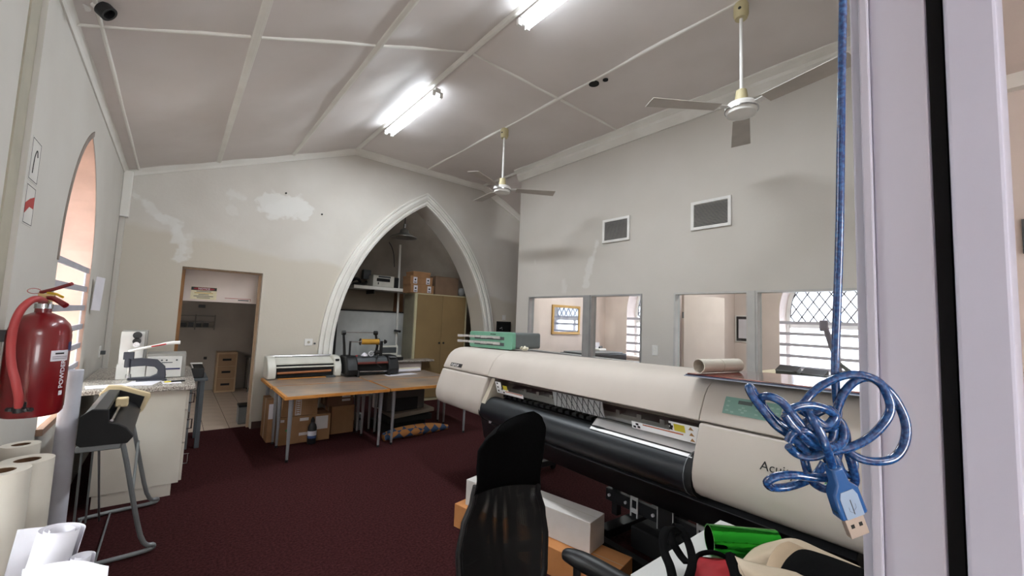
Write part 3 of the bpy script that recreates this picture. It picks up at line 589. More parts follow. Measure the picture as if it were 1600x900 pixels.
# cutter machine in the doorway
t = thing('paper_trimmer', 'grey metal guillotine on a stand standing in the doorway', 'trimmer', (.27, 6.25, 0))
put('side_panel', M().box((.215, 5.98, .0), (.235, 6.5, .78)), m_greymetal, t, bevel=.003)
put('leg', M().box((.30, 5.98, .0), (.345, 6.03, .76)), mat('steel_blue', (92, 97, 102), .4, .3), t, bevel=.003); put('leg', M().box((.30, 6.45, .0), (.345, 6.5, .76)), MATS['steel_blue'], t, bevel=.003)
put('table_plate', M().box((.20, 5.95, .76), (.37, 6.52, .79)), MATS['steel_blue'], t, bevel=.004)
put('clamp_head', M().box((.205, 6.0, .79), (.33, 6.5, .90)), m_black, t, bevel=.01)
put('knob', M().cyl((.24, 5.95, .70), (.24, 5.90, .70), .025), m_chrome, t); put('lever', M().tube([(.22, 6.05, .90), (.20, 6.0, .96), (.30, 5.95, .965)], .009), m_white, t)
# ================= BACK ROOM =================
t = thing('notice_sign', 'white sign with black NOTICE heading on the bulkhead above the doorway', 'sign', (.29, 6.84, 1.71))
put('plate', M().prism(rect(.149, 1.712, .428, 1.875), xz(6.84), -.006, 0), mat('sign_cream', (232, 222, 188), .5), t)
put('header', M().box((.152, 6.832, 1.83), (.425, 6.835, 1.872)), m_black, t)
put('header_oval', M().prism([(.288 + .115 * math.cos(a), 1.851 + .018 * math.sin(a)) for a in [k * math.pi / 12 for k in range(24)]], xz(6.831), -.001, 0), mat('sign_red', (150, 30, 36), .5), t)
text('lettering', 'NOTICE', .034, frame_m((.288, 6.829, 1.840), (1, 0, 0), (0, 0, 1)), m_paper, t, bold=.0008, align='CENTER')
for i, hw in enumerate((.08, .10, .055, .105, .07)): put('print_line', M().box((.288 - hw, 6.832, 1.812 - i * .021), (.288 + hw, 6.835, 1.820 - i * .021)), m_darkgrey if i != 1 else mat('sign_amber', (190, 150, 60), .5), t, smooth=False)
t = thing('wall_sticker', 'white sticker with a thin red line on the bulkhead beside the NOTICE sign', 'sticker', (.67, 6.84, 1.70))
put('film', M().box((.522, 6.836, 1.703), (.828, 6.84, 1.748)), m_office, t, smooth=False); put('red_line', M().box((.522, 6.834, 1.741), (.824, 6.837, 1.747)), m_redink, t, smooth=False); put('end_bar', M().box((.819, 6.834, 1.710), (.824, 6.837, 1.747)), m_redink, t, smooth=False)
put('print_line', M().box((.675, 6.834, 1.717), (.80, 6.837, 1.730)), m_darkgrey, t, smooth=False)
t = thing('drawer_unit', 'wooden three-drawer unit standing against the back room wall', 'drawers', (.86, 9.85, 0))
m_dw = mat('plain_plywood', (152, 122, 92), .6, scale=4); put('carcass', M().box((.71, 9.7, 0), (1.04, 10.04, .76)), mat('pale_plywood', (178, 152, 120), .6, scale=4), t, bevel=.004)
for k in range(3):
    f = put('drawer', M().box((.735, 9.685, .03 + k * .235), (1.015, 9.702, .255 + k * .235)), m_dw, t, bevel=.003); put('handle_slot', M().box((.80, 9.68, .13 + k * .235), (.94, 9.687, .17 + k * .235)), m_blackmatte, f)
t = thing('wall_shelf', 'grey slotted metal shelf high on the back room wall', 'shelf', (.35, 10.0, 1.2))
m_sh = mat('grey_shelf_metal', (110, 106, 104), .5)
for z in (1.22, 1.33, 1.44): put('shelf_board', M().box((-.05, 9.86, z), (.64, 10.04, z + .012)), m_sh, t)
for x in (-.04, .32, .62): put('upright', M().box((x, 9.855, 1.18), (x + .02, 9.875, 1.47)), m_sh, t)
for k in range(5): tag(put('dark_folder', M().box((.0 + k * .115, 9.9, 1.233), (.08 + k * .115, 10.02, 1.30 + .01 * (k % 3))), m_black), 'dark folder on the bottom level of the back room shelf', 'folder', 'dark folders on the back room shelf')
t = thing('side_table', 'small grey table with a thin leg on the right of the back room', 'table', (1.35, 9.8, 0)); put('tabletop', M().box((1.20, 9.5, .63), (1.48, 10.03, .66)), m_sh, t)
for y in (9.53, 10.0): put('leg', M().cyl((1.23, y, 0), (1.23, y, .63), .013, n=8), m_sh, t)
t = thing('waste_bin', 'dark and white bin standing just inside the doorway', 'bin', (.85, 6.98, 0)); put('body', M().box((.81, 6.9, 0), (.95, 7.10, .235)), m_greymetal, t, bevel=.01); put('lid', M().box((.805, 6.89, .235), (.955, 7.11, .262)), m_black, t, bevel=.008)
tag(put('wall_switch', M().box((.36, 10.035, 1.60), (.47, 10.05, 1.66)), m_darkgrey, bevel=.003), 'dark square fitting under the bulkhead on the back room wall', 'fitting')
tag(put('switch_plate', M().box((1.475, 9.9, 1.15), (1.49, 10.0, 1.25)), m_darkgrey, bevel=.003), 'dark switch plate on the right side wall of the back room', 'switch')
tag(put('floor_socket', M().box((.52, 10.035, .60), (.57, 10.05, .65)), m_black, bevel=.003), 'small black socket left of the drawer unit', 'socket')
# ================= WORK TABLES =================
m_top = mat('worn_table_top', (164, 138, 112), .3, scale=2.6, c2=(112, 106, 104), stretch=(1, 1.6, 1), detail=8)
def table(x0, x1, y0, y1, lbl):
    bl_, bf_ = (.028 if x0 < 1.2 else .002), (.014 if y0 < 5.2 else .002)
    t = thing('work_table', lbl, 'table', ((x0 + x1) / 2, (y0 + y1) / 2, 0), group='four work tables pushed together')
    put('tabletop', M().box((x0 + .004, y0 + .004, .672), (x1 - .004, y1 - .004, .70)), m_top, t, smooth=False)
    put('edge_band', M().prism(rect(x0, y0, x1, y1), xy(.668), 0, .0325, [rect(x0 + bl_, y0 + bf_, x1 - .002, y1 - .002)]), m_wood, t, smooth=False)
    for x in (x0 + .08, x1 - .07):
        for y in (y0 + .09, y1 - .07):
            l = put('leg', M().lathe([(.012, .02), (.014, .03), (.025, .66), (.03, .668), (0, .668)], (x, y, 0), 16), mat('satin_leg_metal', (164, 166, 170), .35, .3), t); put('foot', M().cyl((x, y, 0), (x, y, .024), .016, n=12), m_black, l)
table(.975, 2.12, 4.88, 5.62, 'front left work table of the four, nearest bare metal legs')
table(2.145, 3.36, 4.90, 5.62, 'front right work table of the four, behind the printer end')
table(.965, 2.12, 5.635, 6.38, 'rear left work table under the white laminator')
table(2.13, 3.36, 5.635, 6.38, 'rear right work table under the black laminator')
# white laminator
t = thing('roll_laminator', 'white wide roll laminator with open black slot, at the left end of the tables', 'laminator', (1.45, 6.3, .70))
m_lw = mat('laminator_white', (214, 212, 202), .4)
ep = [(6.17, .705), (6.15, .78), (6.17, .87), (6.25, .96), (6.33, .985), (6.48, .985), (6.50, .93), (6.50, .705)]
for x in (1.0, 1.83): put('end_cover', M().prism(ep, lambda a, b, q, x=x: (x + q, a, b), 0, .10), m_lw, t, bevel=.012)
put('top_tray', M().prism([(6.21, .885), (6.21, .90), (6.44, .965), (6.44, .945)], lambda a, b, q: (q, a, b), 1.10, 1.83), m_lw, t, smooth=False)
put('rear_roller', M().cyl((1.06, 6.44, .975), (1.85, 6.44, .975), .02), m_chrome, t); put('front_bar', M().box((1.10, 6.165, .845), (1.83, 6.19, .865)), m_lw, t, bevel=.004)
put('inner_body', M().box((1.09, 6.22, .715), (1.84, 6.45, .88)), m_blackmatte, t, smooth=False); put('amber_roller', M().cyl((1.12, 6.205, .775), (1.80, 6.205, .785), .016), mat('amber_roller_rubber', (172, 110, 66), .45), t)
put('base_strip', M().box((1.12, 6.14, .703), (1.72, 6.17, .712)), m_wood, t); put('display', M().box((1.85, 6.195, .918), (1.90, 6.225, .945)), m_black, t)
put('clip', M().box((1.72, 6.12, .701), (1.84, 6.2, .72)), m_darkgrey, t)
# black laminator
t = thing('roll_laminator', 'black roll laminator with raised arms and a golden film roll', 'laminator', (2.35, 6.2, .70))
bp = [(6.02, .72), (6.0, .80), (6.06, .93), (6.14, .985), (6.40, .985), (6.42, .72)]
for x0, x1 in ((1.96, 2.12), (2.58, 2.74)): put('end_cover', M().prism(bp, lambda a, b, q: (q, a, b), x0, x1), m_black, t, bevel=.02)
put('hood', M().prism([(6.08, .90), (6.12, .955), (6.20, .975), (6.40, .975), (6.40, .88)], lambda a, b, q: (q, a, b), 2.12, 2.58), m_darkgrey, t, bevel=.006); put('body', M().box((2.12, 6.12, .72), (2.58, 6.40, .88)), m_blackmatte, t)
put('roller', M().cyl((2.12, 6.08, .885), (2.58, 6.08, .885), .018), mat('dark_red_roller', (104, 46, 38), .35), t); put('guide_bar', M().cyl((2.05, 6.02, .775), (2.62, 6.02, .765), .008), m_chrome, t)
for x in (2.10, 2.56): put('feed_support', M().box((x, 5.98, .702), (x + .03, 6.08, .79)), m_black, t, bevel=.006)
put('red_button', M().cyl((2.15, 6.22, .972), (2.15, 6.22, .99), .016), m_redink, t); put('control_panel', M().box((2.60, 6.05, .955), (2.70, 6.15, .975)), m_greymetal, t, bevel=.002)
for x, n in ((2.0, 0), (2.46, 1)): put('arm', M().tube([(x, 6.30, .95), (x - .02 + n * .04, 6.28, 1.12), (x - .05 + n * .02, 6.26, 1.32)], lambda u: .022 - .006 * u, 10).cyl((x - .075 + n * .02, 6.26, 1.32), (x - .02 + n * .02, 6.26, 1.32), .032), m_black, t, bevel=.003)
put('upper_rod', M().cyl((1.94, 6.26, 1.325), (2.43, 6.26, 1.325), .006, n=8), m_chrome, t); put('spindle', M().cyl((2.02, 6.2, 1.19), (2.58, 6.2, 1.19), .008, n=8), m_chrome, t)
put('spindle_post', M().box((2.03, 6.19, .96), (2.05, 6.22, 1.20)).box((2.49, 6.19, .96), (2.53, 6.22, 1.20)), m_black, t); put('film_roll', M().cyl((2.19, 6.2, 1.19), (2.46, 6.2, 1.19), .042, n=24), mat('gold_film', (196, 148, 58), .3, .3), t)
put('spindle_knob', M().cyl((2.56, 6.2, 1.19), (2.59, 6.2, 1.19), .035, .02), m_black, t)
for x in (2.185, 2.465): put('roll_flange', M().cyl((x - .005, 6.2, 1.19), (x + .005, 6.2, 1.19), .05, n=24), m_chrome, t)
put('cable_coil', M().tube([(2.33 + .035 * math.cos(a), 6.12, 1.02 + .035 * math.sin(a)) for a in [k * .5 for k in range(13)]], .006, 6), m_paper, t, label='white coiled cable'); put('black_cable', M().tube([(2.36, 6.12, 1.04), (2.42, 6.08, 1.0), (2.38, 6.04, .9), (2.46, 6.02, .82)], .006, 6, sub=5).cyl((2.38, 6.1, 1.04), (2.44, 6.1, 1.04), .03), m_black, t)
put('white_cap', M().lathe([(.05, .985), (.045, 1.0), (.015, 1.03), (0, 1.035)], (2.24, 6.15, 0), 12), m_paper, t)
# comb binder on the counter in the recess
t = thing('recess_counter', 'low granite topped white counter inside the arched recess', 'counter', (3.3, 7.3, 0)); put('granite_top', M().box((2.75, 6.93, .775), (3.85, 7.19, .81)), m_granite, t, bevel=.008); put('cabinet_body', M().box((2.8, 7.0, 0), (3.62, 7.15, .775)), m_office, t, smooth=False)
t = thing('comb_binder', 'white comb binding machine with dark keyed front on the recess counter', 'binder', (3.05, 7.1, .81))
put('base', M().box((2.86, 6.96, .812), (3.24, 7.18, .87)), m_black, t, bevel=.006); put('back_panel', M().box((2.84, 7.13, .87), (3.20, 7.18, 1.06)), m_lw, t, bevel=.01); put('panel_inset', M().box((2.87, 7.125, .93), (3.17, 7.132, 1.03)), m_darkgrey, t); put('top_cover', M().box((2.86, 7.0, .87), (3.22, 7.12, .895)), m_lw, t, bevel=.004)
for k in range(12): put('key', M().box((2.88 + k * .028, 6.985, .868), (2.90 + k * .028, 7.03, .89)), m_lw, t)
# rolled plans and paper on the table
for i, (x0, y0, x1, y1, z, r, lbl) in enumerate(((2.80, 6.30, 3.24, 6.33, .733, .03, 'long pale paper roll lying on the tables right of the black laminator'), (2.79, 6.20, 3.2, 6.23, .73, .026, 'shorter white paper roll lying in front of the long pale one'))):
    t = thing('paper_roll', lbl, 'roll', (x0, y0, .70)); put('rolled_sheet', M().ring((x0, y0, z), (x1, y1, z), r, r * .8, 20), m_paper if i else mat('aged_paper', (216, 208, 186), .7), t)
tag(put('paper_sheet', M().box((2.52, 5.92, .7015), (3.02, 6.1, .7035), rz=A(8)), m_paper, smooth=False), 'white sheet lying on the tables in front of the paper rolls', 'paper')
# ---- under the tables
def carton(x0, y0, z0, x1, y1, z1, lbl, m=None, labels=(), grp='cardboard boxes under the tables', tape=True):
    m = m or m_card
    t = thing('cardboard_box', lbl, 'box', ((x0 + x1) / 2, (y0 + y1) / 2, z0), group=grp)
    put('carton', M().box((x0, y0, z0), (x1, y1, z1)), m, t, bevel=.004)
    if tape: put('tape', M().box((x0 - .001, (y0 + y1) / 2 - .025, z0 + .01), (x1 + .001, (y0 + y1) / 2 + .025, z1 + .001)), mat('packing_tape', (176, 140, 98), .3), t)
    for (a, b, c, d_) in labels: put('paper_label', M().box((a, y0 - .002, b), (c, y0 - .0005, d_)), m_label, t, smooth=False)
    return t
b = carton(1.07, 5.60, 0, 1.66, 5.98, .325, 'large brown cardboard box at floor level under the front left table', labels=((1.48, .14, 1.63, .30), (1.30, .265, 1.40, .30), (1.30, .09, 1.40, .125), (1.09, .27, 1.13, .30)))
put('green_sticker', M().cyl((1.16, 5.599, .17), (1.16, 5.5975, .17), .014), mat('green_dot', (90, 150, 80), .6), b)
put('white_sheet', M().box((1.068, 5.78, .30), (1.0695, 5.92, .48)), m_paper, b) if False else None
b = carton(1.10, 5.62, .327, 1.50, 5.95, .53, 'brown printed box stacked on the large box under the front left table', labels=()); [put('print_mark', M().box((1.26, 5.618, .345 + k * .025), (1.295, 5.6195, .358 + k * .025)), m_label, b) for k in range(7)]; put('label_frame', M().prism(rect(1.245, .335, 1.31, .52), xz(5.62), -.0015, -.0005, [rect(1.252, .342, 1.303, .513)]), m_label, b)
carton(1.72, 5.78, 0, 2.02, 6.08, .36, 'plain brown cardboard box behind the large box under the tables')
carton(1.66, 5.80, .362, 2.0, 6.1, .60, 'dark brown box with two labels on top of the plain brown box', mat('dark_cardboard', (112, 84, 62), .85), labels=((1.85, .47, 1.96, .50), (1.85, .42, 1.96, .45)))
b = carton(.985, 5.80, 0, 1.06, 6.22, .50, 'narrow tall brown box with a white sheet at the left end under the tables'); put('white_sheet', M().box((.99, 5.797, .28), (1.05, 5.799, .46)), m_paper, b)
t = thing('ink_bottle', 'dark bottle with a blue and white label standing before the large box', 'bottle', (1.43, 5.52, 0))
put('bottle', M().lathe([(0, 0), (.046, 0), (.05, .01), (.05, .19), (.04, .225), (.02, .25), (.02, .27), (0, .27)], (1.43, 5.52, 0), 20), m_black, t); put('cap', M().lathe([(.024, .262), (.022, .285), (.008, .315), (0, .315)], (1.43, 5.52, 0), 12), m_blackmatte, t)
put('label', M().ring((1.43, 5.52, .10), (1.43, 5.52, .155), .0515, .0505, 20), m_paper, t); put('blue_band', M().ring((1.43, 5.52, .07), (1.43, 5.52, .10), .0515, .0505, 20), mat('label_blue', (70, 90, 140), .5), t)
t = thing('old_printer', 'dark office printer stored under the front right table', 'printer', (2.7, 5.7, .2))
m_dp = mat('dark_printer', (70, 66, 62), .5); put('body', M().box((2.36, 5.52, .27), (2.94, 5.95, .62)), m_dp, t, bevel=.02); put('paper_recess', M().box((2.48, 5.512, .27), (2.83, 5.53, .45)), m_blackmatte, t, bevel=.01); put('lower_unit', M().box((2.38, 5.46, .12), (3.04, 5.9, .20)), m_blackmatte, t, bevel=.01)
put('tray', M().prism([(2.42, .19), (3.05, .24), (3.05, .29), (2.42, .255)], xz(5.42), 0, .4), mat('grey_tray', (142, 130, 116), .6), t, bevel=.006); put('base', M().box((2.3, 5.55, 0), (2.98, 5.95, .12)), m_blackmatte, t)
t = thing('grey_case', 'small grey case standing on the floor between the table legs', 'case', (2.12, 5.88, 0)); put('shell', M().box((2.08, 5.80, 0), (2.16, 5.95, .22)), m_greymetal, t, bevel=.012); put('latch', M().box((2.10, 5.79, .14), (2.14, 5.802, .17)), m_black, t)
# patterned fabric bundle
fb = M().tube([(2.19, 5.15, .05), (2.35, 5.16, .07), (2.6, 5.17, .075), (2.85, 5.2, .068), (3.05, 5.23, .05), (3.18, 5.25, .03)], lambda u: .035 + .042 * math.sin(math.pi * min(1, .12 + u * .95)), 14, sub=6)
mf = bpy.data.materials.new('patterned_fabric'); mf.use_nodes = True; nt = mf.node_tree; bsd = nt.nodes['Principled BSDF']; bsd.inputs['Roughness'].default_value = .8
tc = nt.nodes.new('ShaderNodeTexCoord'); mp = nt.nodes.new('ShaderNodeMapping'); mp.inputs['Scale'].default_value = (10, 5, 12); mp.inputs['Rotation'].default_value = (0, .7, 0); nt.links.new(tc.outputs['Object'], mp.inputs[0]); ck = nt.nodes.new('ShaderNodeTexChecker'); ck.inputs['Scale'].default_value = .9; nt.links.new(mp.outputs[0], ck.inputs[0]); ck.inputs[1].default_value = rgb((168, 112, 58)); ck.inputs[2].default_value = rgb((40, 64, 96)); nt.links.new(ck.outputs[0], bsd.inputs[0])
tag(put('fabric_bundle', fb, mf, angle=80), 'rolled blue and orange patterned fabric on the floor under the front tables', 'fabric')
# ================= RECESS BEHIND THE ARCH =================
t = thing('storage_cupboard', 'tan two-door storage cupboard with cream edges inside the arched recess', 'cupboard', (4.1, 7.45, 0))
m_tan = mat('tan_laminate', (144, 120, 82), .5, scale=3); m_edge = mat('cream_edging', (198, 190, 156), .5)
put('carcass', M().box((3.53, 7.22, 0.0), (4.70, 7.70, 2.05)), m_edge, t, bevel=.002)
for x0, x1, kx in ((3.575, 4.115, 4.07), (4.12, 4.655, 4.165)):
    d_ = put('door', M().box((x0, 7.203, .06), (x1, 7.222, 2.03)), m_tan, t, bevel=.002); put('knob', M().lathe([(.006, 0), (.008, -.015), (.02, -.022), (.02, -.032), (0, -.036)], (kx, 7.203, 1.10), 14, 'Y'), m_black, d_)
put('side_panel', M().box((3.522, 7.25, .05), (3.531, 7.68, 2.03)), mat('grey_green_panel', (138, 132, 112), .6), t)
def archive(x0, y0, z0, x1, y1, z1, lbl, m, n=2):
    t = thing('archive_box', lbl, 'box', ((x0 + x1) / 2, (y0 + y1) / 2, z0), group='boxes on top of the storage cupboard'); put('tray', M().box((x0, y0, z0), (x1, y1, z1 - .02)), m, t, bevel=.003); put('lid', M().box((x0 - .004, y0 - .004, z1 - .035), (x1 + .004, y1 + .004, z1)), m, t, bevel=.003)
    if n:
        for a in (x0 + .10, x1 - .10):
            l = put('label', M().box((a - .04, y0 - .006, z0 + .015), (a + .04, y0 - .0045, z1 - .02)), m_paper, t); put('label_mark', M().cyl((a, y0 - .006, z0 + .09), (a, y0 - .0075, z0 + .09), .018, n=10).box((a - .025, y0 - .0075, z0 + .03), (a + .025, y0 - .006, z0 + .045)), m_ink, l)
archive(3.44, 7.26, 2.052, 3.93, 7.6, 2.215, 'lower of two brown labelled boxes stacked on the cupboard', m_card)
archive(3.43, 7.27, 2.217, 3.90, 7.6, 2.375, 'upper labelled brown box in the stack on the cupboard', m_card)
archive(3.50, 7.30, 2.377, 3.86, 7.62, 2.47, 'flat brown box topping the stack on the cupboard', m_card, 0)
t = thing('cardboard_box', 'large plain brown box beside the stack on the cupboard', 'box', (4.25, 7.5, 2.05), group='boxes on top of the storage cupboard'); put('carton', M().box((3.99, 7.30, 2.052), (4.52, 7.68, 2.41)), mat('grey_cardboard', (128, 104, 84), .85), t, bevel=.006); put('flap', M().box((3.99, 7.30, 2.41), (4.52, 7.68, 2.425), rz=.03), MATS['grey_cardboard'], t)
tag(put('glass_globe', M().lathe([(0, -.09), (.05, -.078), (.08, -.04), (.09, 0), (.08, .04), (.05, .078), (0, .09)], (4.63, 7.35, 2.145), 20), mat('frosted_grey_glass', (150, 150, 150), .15)), 'grey round globe at the right end of the cupboard top', 'globe')
# shelf, inkjet printer
t = thing('wall_shelf', 'white shelf on the recess wall carrying a small printer', 'shelf', (2.9, 7.9, 2.1)); put('board', M().box((2.50, 7.62, 2.075), (3.47, 8.1, 2.135)), m_white2, t, bevel=.003); put('bracket', M().box((2.9, 7.7, 2.0), (2.92, 8.14, 2.075)), m_black, t)
put('side_board', M().box((1.9, 7.95, 2.09), (2.50, 8.14, 2.12)), m_rec, t)
t = thing('inkjet_printer', 'small white inkjet printer with black output slot on the recess shelf', 'printer', (3.1, 7.8, 2.136))
put('body', M().box((2.86, 7.66, 2.137), (3.28, 8.0, 2.355)), m_lw, t, bevel=.012); put('output_slot', M().box((2.93, 7.652, 2.24), (3.19, 7.668, 2.30)), m_blackmatte, t, bevel=.004); put('top_panel', M().box((2.96, 7.652, 2.315), (3.2, 7.668, 2.345)), m_darkgrey, t, bevel=.003); put('ink_tank', M().box((3.28, 7.66, 2.137), (3.37, 7.96, 2.34)), m_black, t, bevel=.008); put('paper_feed', M().box((2.76, 7.9, 2.28), (2.9, 8.02, 2.46)), m_darkgrey, t); put('lever', M().box((2.955, 7.65, 2.18), (2.97, 7.66, 2.22)), m_black, t)
tag(put('dark_cable_pile', M().tube([(2.2, 7.98, 2.14), (2.35, 7.9, 2.17), (2.5, 7.95, 2.2), (2.62, 7.85, 2.27), (2.7, 7.9, 2.2), (2.55, 7.8, 2.16), (2.72, 7.78, 2.17), (2.8, 7.85, 2.22)], .028, 8, sub=6), m_black), 'heap of dark cables on the shelf left of the inkjet printer', 'cables')
# board, conduit, ladder piece
t = thing('metal_sheet', 'large grey galvanised sheet with black edge leaning on the recess wall', 'sheet', (3.0, 8.0, .2)); put('sheet_panel', M().box((2.36, 7.98, .3), (3.74, 7.99, 1.655)), mat('galvanised_sheet', (214, 216, 214), .4, .1, scale=2, c2=(186, 190, 188)), t, smooth=False); put('black_edge', M().box((2.33, 7.97, .3), (2.36, 8.0, 1.68)).box((2.33, 7.97, 1.655), (3.74, 8.0, 1.68)), m_black, t, smooth=False)
tag(put('wall_board', M().box((2.3, 8.10, 1.69), (3.48, 8.14, 2.06)), m_cladding, smooth=False), 'pale brown board on the recess wall above the grey sheet', 'board')
tag(put('wall_board', M().box((3.49, 8.09, 1.60), (3.68, 8.14, 2.06)), mat('brown_board', (110, 74, 44), .6), smooth=False), 'darker brown board with fittings beside the conduit in the recess', 'board')
tag(put('conduit_pipe', M().tube([(3.47, 7.93, 3.05), (3.48, 7.93, 2.6), (3.50, 7.93, 2.0), (3.515, 7.93, 1.0)], .022, 10), m_white2), 'white vertical conduit running down the recess wall past the shelf', 'pipe')
cdp = bpy.data.objects['conduit_pipe']; put('pipe_clip', M().cyl((3.47, 7.93, 1.30), (3.50, 7.75, 1.29), .022), m_black, cdp)
tag(put('black_wire', M().tube([(3.30, 8.1, 3.1), (3.36, 8.08, 3.0), (3.42, 8.1, 2.85), (3.45, 8.1, 2.6)], .008, 6, sub=4), m_black), 'black wire on the recess wall beside the top of the conduit', 'wire')
# pendant
t = thing('pendant_lamp', 'grey enamel dish pendant lamp hanging in the arched recess', 'lamp', (3.22, 7.2, 3.05)); m_pl = mat('enamel_grey', (150, 150, 146), .35, .4)
put('shade', M().lathe([(.03, .20), (.05, .17), (.075, .165), (.085, .11), (.12, .085), (.235, .03), (.235, .02), (.11, .07), (.07, .10), (.06, .15)], (3.22, 7.2, 3.04), 32), m_pl, t); put('cord', M().cyl((3.22, 7.2, 3.22), (3.22, 7.2, 4.3), .008, n=8), m_black, t); put('holder', M().cyl((3.22, 7.2, 3.2), (3.22, 7.2, 3.32), .025), m_chrome, t)
# wall fittings on the end wall
t = thing('wall_socket', 'small white socket on the end wall left of the arch', 'socket', (1.5, 6.6, 1.12)); put('plate', M().box((1.51, 6.588, 1.11), (1.62, 6.6, 1.21)), m_white, t, bevel=.003); put('rocker', M().cyl((1.565, 6.58, 1.16), (1.565, 6.59, 1.16), .018), m_olive, t); put('plug_tip', M().cyl((1.65, 6.585, 1.14), (1.65, 6.6, 1.14), .014), m_darkgrey, t)
t = thing('light_switch', 'white light switch on the end wall right of the arch', 'switch', (5.2, 6.6, 1.6)); put('plate', M().box((5.16, 6.588, 1.60), (5.24, 6.6, 1.70)), m_white, t, bevel=.003); put('rocker', M().box((5.185, 6.582, 1.63), (5.215, 6.59, 1.67)), m_white2, t)
t = thing('switch_box', 'black square recessed box on the end wall right of the arch', 'box', (5.2, 6.6, 1.45)); put('box_rim', M().prism(rect(5.02, 1.36, 5.38, 1.57), xz(6.6), -.02, 0, [rect(5.05, 1.39, 5.35, 1.54)]), m_black, t, smooth=False); put('back', M().box((5.04, 6.592, 1.38), (5.36, 6.6, 1.55)), m_blackmatte, t); put('cable_end', M().tube([(5.1, 6.58, 1.42), (5.12, 6.55, 1.45), (5.16, 6.58, 1.40)], .012, 6), m_greymetal, t)
for p in ((1.612, 6.597, 3.082), (1.111, 6.597, 3.294)): tag(put('wall_plug', M().cyl((p[0], 6.585, p[2]), (p[0], 6.6, p[2]), .012), m_blackmatte), 'tiny dark fixing hole plug high on the end wall', 'plug', 'fixing plugs on the end wall')
# ================= PARTITION =================
for i, (y0, y1, z0, z1, lbl) in enumerate(((3.16, 3.60, 2.715, 3.04, 'smaller looking left hand louvred vent in a white frame on the partition'), (1.885, 2.33, 2.71, 3.04, 'right hand louvred vent in a white frame on the partition'))):
    t = thing('wall_vent', lbl, 'vent', (XP, (y0 + y1) / 2, z0), group='two louvred vents on the partition')
    put('frame', M().prism(rect(y0, z0, y1, z1), yz(XP), -.022, 0, [rect(y0 + .035, z0 + .035, y1 - .035, z1 - .035)]), m_white, t, smooth=False, bevel=.003); put('backing', M().box((XP - .004, y0 + .03, z0 + .03), (XP - .001, y1 - .03, z1 - .03)), m_darkgrey, t, smooth=False)
    for k in range(15):
        z = z0 + .045 + k * .0168; put('slat', M().add([(XP - .019, y0 + .034, z), (XP - .019, y1 - .034, z), (XP - .006, y1 - .034, z + .013), (XP - .006, y0 + .034, z + .013), (XP - .018, y0 + .034, z - .0015), (XP - .018, y1 - .034, z - .0015), (XP - .005, y1 - .034, z + .0115), (XP - .005, y0 + .034, z + .0115)], [(0, 1, 2, 3), (7, 6, 5, 4), (0, 4, 5, 1), (1, 5, 6, 2), (2, 6, 7, 3), (3, 7, 4, 0)]), mat('vent_grey', (156, 153, 150), .5), t, smooth=False)
t = thing('light_switch', 'white double switch plate on the partition between the windows', 'switch', (XP, 2.78, 1.3)); put('plate', M().box((XP - .01, 2.735, 1.245), (XP, 2.81, 1.37)), m_white, t, bevel=.003)
for z in (1.28, 1.325): put('rocker', M().box((XP - .014, 2.76, z - .014), (XP - .008, 2.785, z + .014)), m_white2, t, bevel=.002)
# ================= WIDE FORMAT PRINTER =================
TH = math.radians(3.3); CT, ST = math.cos(TH), math.sin(TH)
def PQ(p, q, z, tilt=.02): return (p * CT + q * ST, -p * ST + q * CT, z - tilt * (q - 1.15))
pq = lambda a, b, q: PQ(a, q, b)
t = thing('wide_format_printer', 'long cream wide format printer with black front roller along the partition', 'printer', (2.75, 2.0, 0))
body = [(2.92, 1.30), (2.62, 1.338), (2.28, 1.342), (2.19, 1.325), (2.125, 1.285), (2.085, 1.22), (2.05, 1.135), (2.012, 1.02), (1.985, .93), (1.975, .875), (1.985, .825), (2.015, .785), (2.075, .757), (2.16, .742), (2.3, .73), (2.92, .73)]
def sm(poly, n=2):
    for _ in range(n):
        o = []
        for i in range(len(poly)):
            a, b = poly[i], poly[(i + 1) % len(poly)]; o += [(a[0] * .75 + b[0] * .25, a[1] * .75 + b[1] * .25), (a[0] * .25 + b[0] * .75, a[1] * .25 + b[1] * .75)]
        poly = o
    return poly
core = [(2.92, 1.30), (2.92, .73), (2.3, .73)]
sb = sm(body, 1)
top_half = [p for p in sb if p[1] >= 1.136]; 
hood = top_half + [(2.13, 1.125), (2.92, 1.125)]
def order(pl):
    c = (sum(p[0] for p in pl) / len(pl), sum(p[1] for p in pl) / len(pl)); return sorted(pl, key=lambda p: math.atan2(p[1] - c[1], p[0] - c[0]))
hood = [(2.92, 1.125), (2.92, 1.30), (2.62, 1.338), (2.30, 1.342), (2.24, 1.337), (2.185, 1.318), (2.145, 1.29), (2.115, 1.255), (2.09, 1.21), (2.065, 1.155), (2.057, 1.13), (2.075, 1.122)]
lower = [(2.92, 1.120), (2.075, 1.118), (2.053, 1.118), (2.03, 1.06), (2.008, .99), (1.99, .93), (1.982, .885), (1.984, .85), (1.996, .812), (2.02, .782), (2.06, .760), (2.12, .746), (2.2, .738), (2.3, .735), (2.92, .735)]
put('hood', M().prism(hood, pq, 1.165, 3.155), m_cream, t, angle=50, bevel=.003)
put('left_hood', M().prism(hood, pq, 3.158, 4.05), m_cream, t, angle=50, bevel=.012)
put('right_hood', M().prism(hood, pq, .13, 1.162), m_cream, t, angle=50, bevel=.003)
put('left_housing', M().prism(lower, pq, 3.16, 4.05), m_cream, t, angle=50, bevel=.012)
put('right_housing', M().prism(lower, pq, .13, 1.16), m_cream, t, angle=50, bevel=.008)
put('right_end_seam', M().prism([(p - .003 if z < 1.11 else p, z) for p, z in lower], pq, .30, .303), m_darkgrey, t, angle=50)
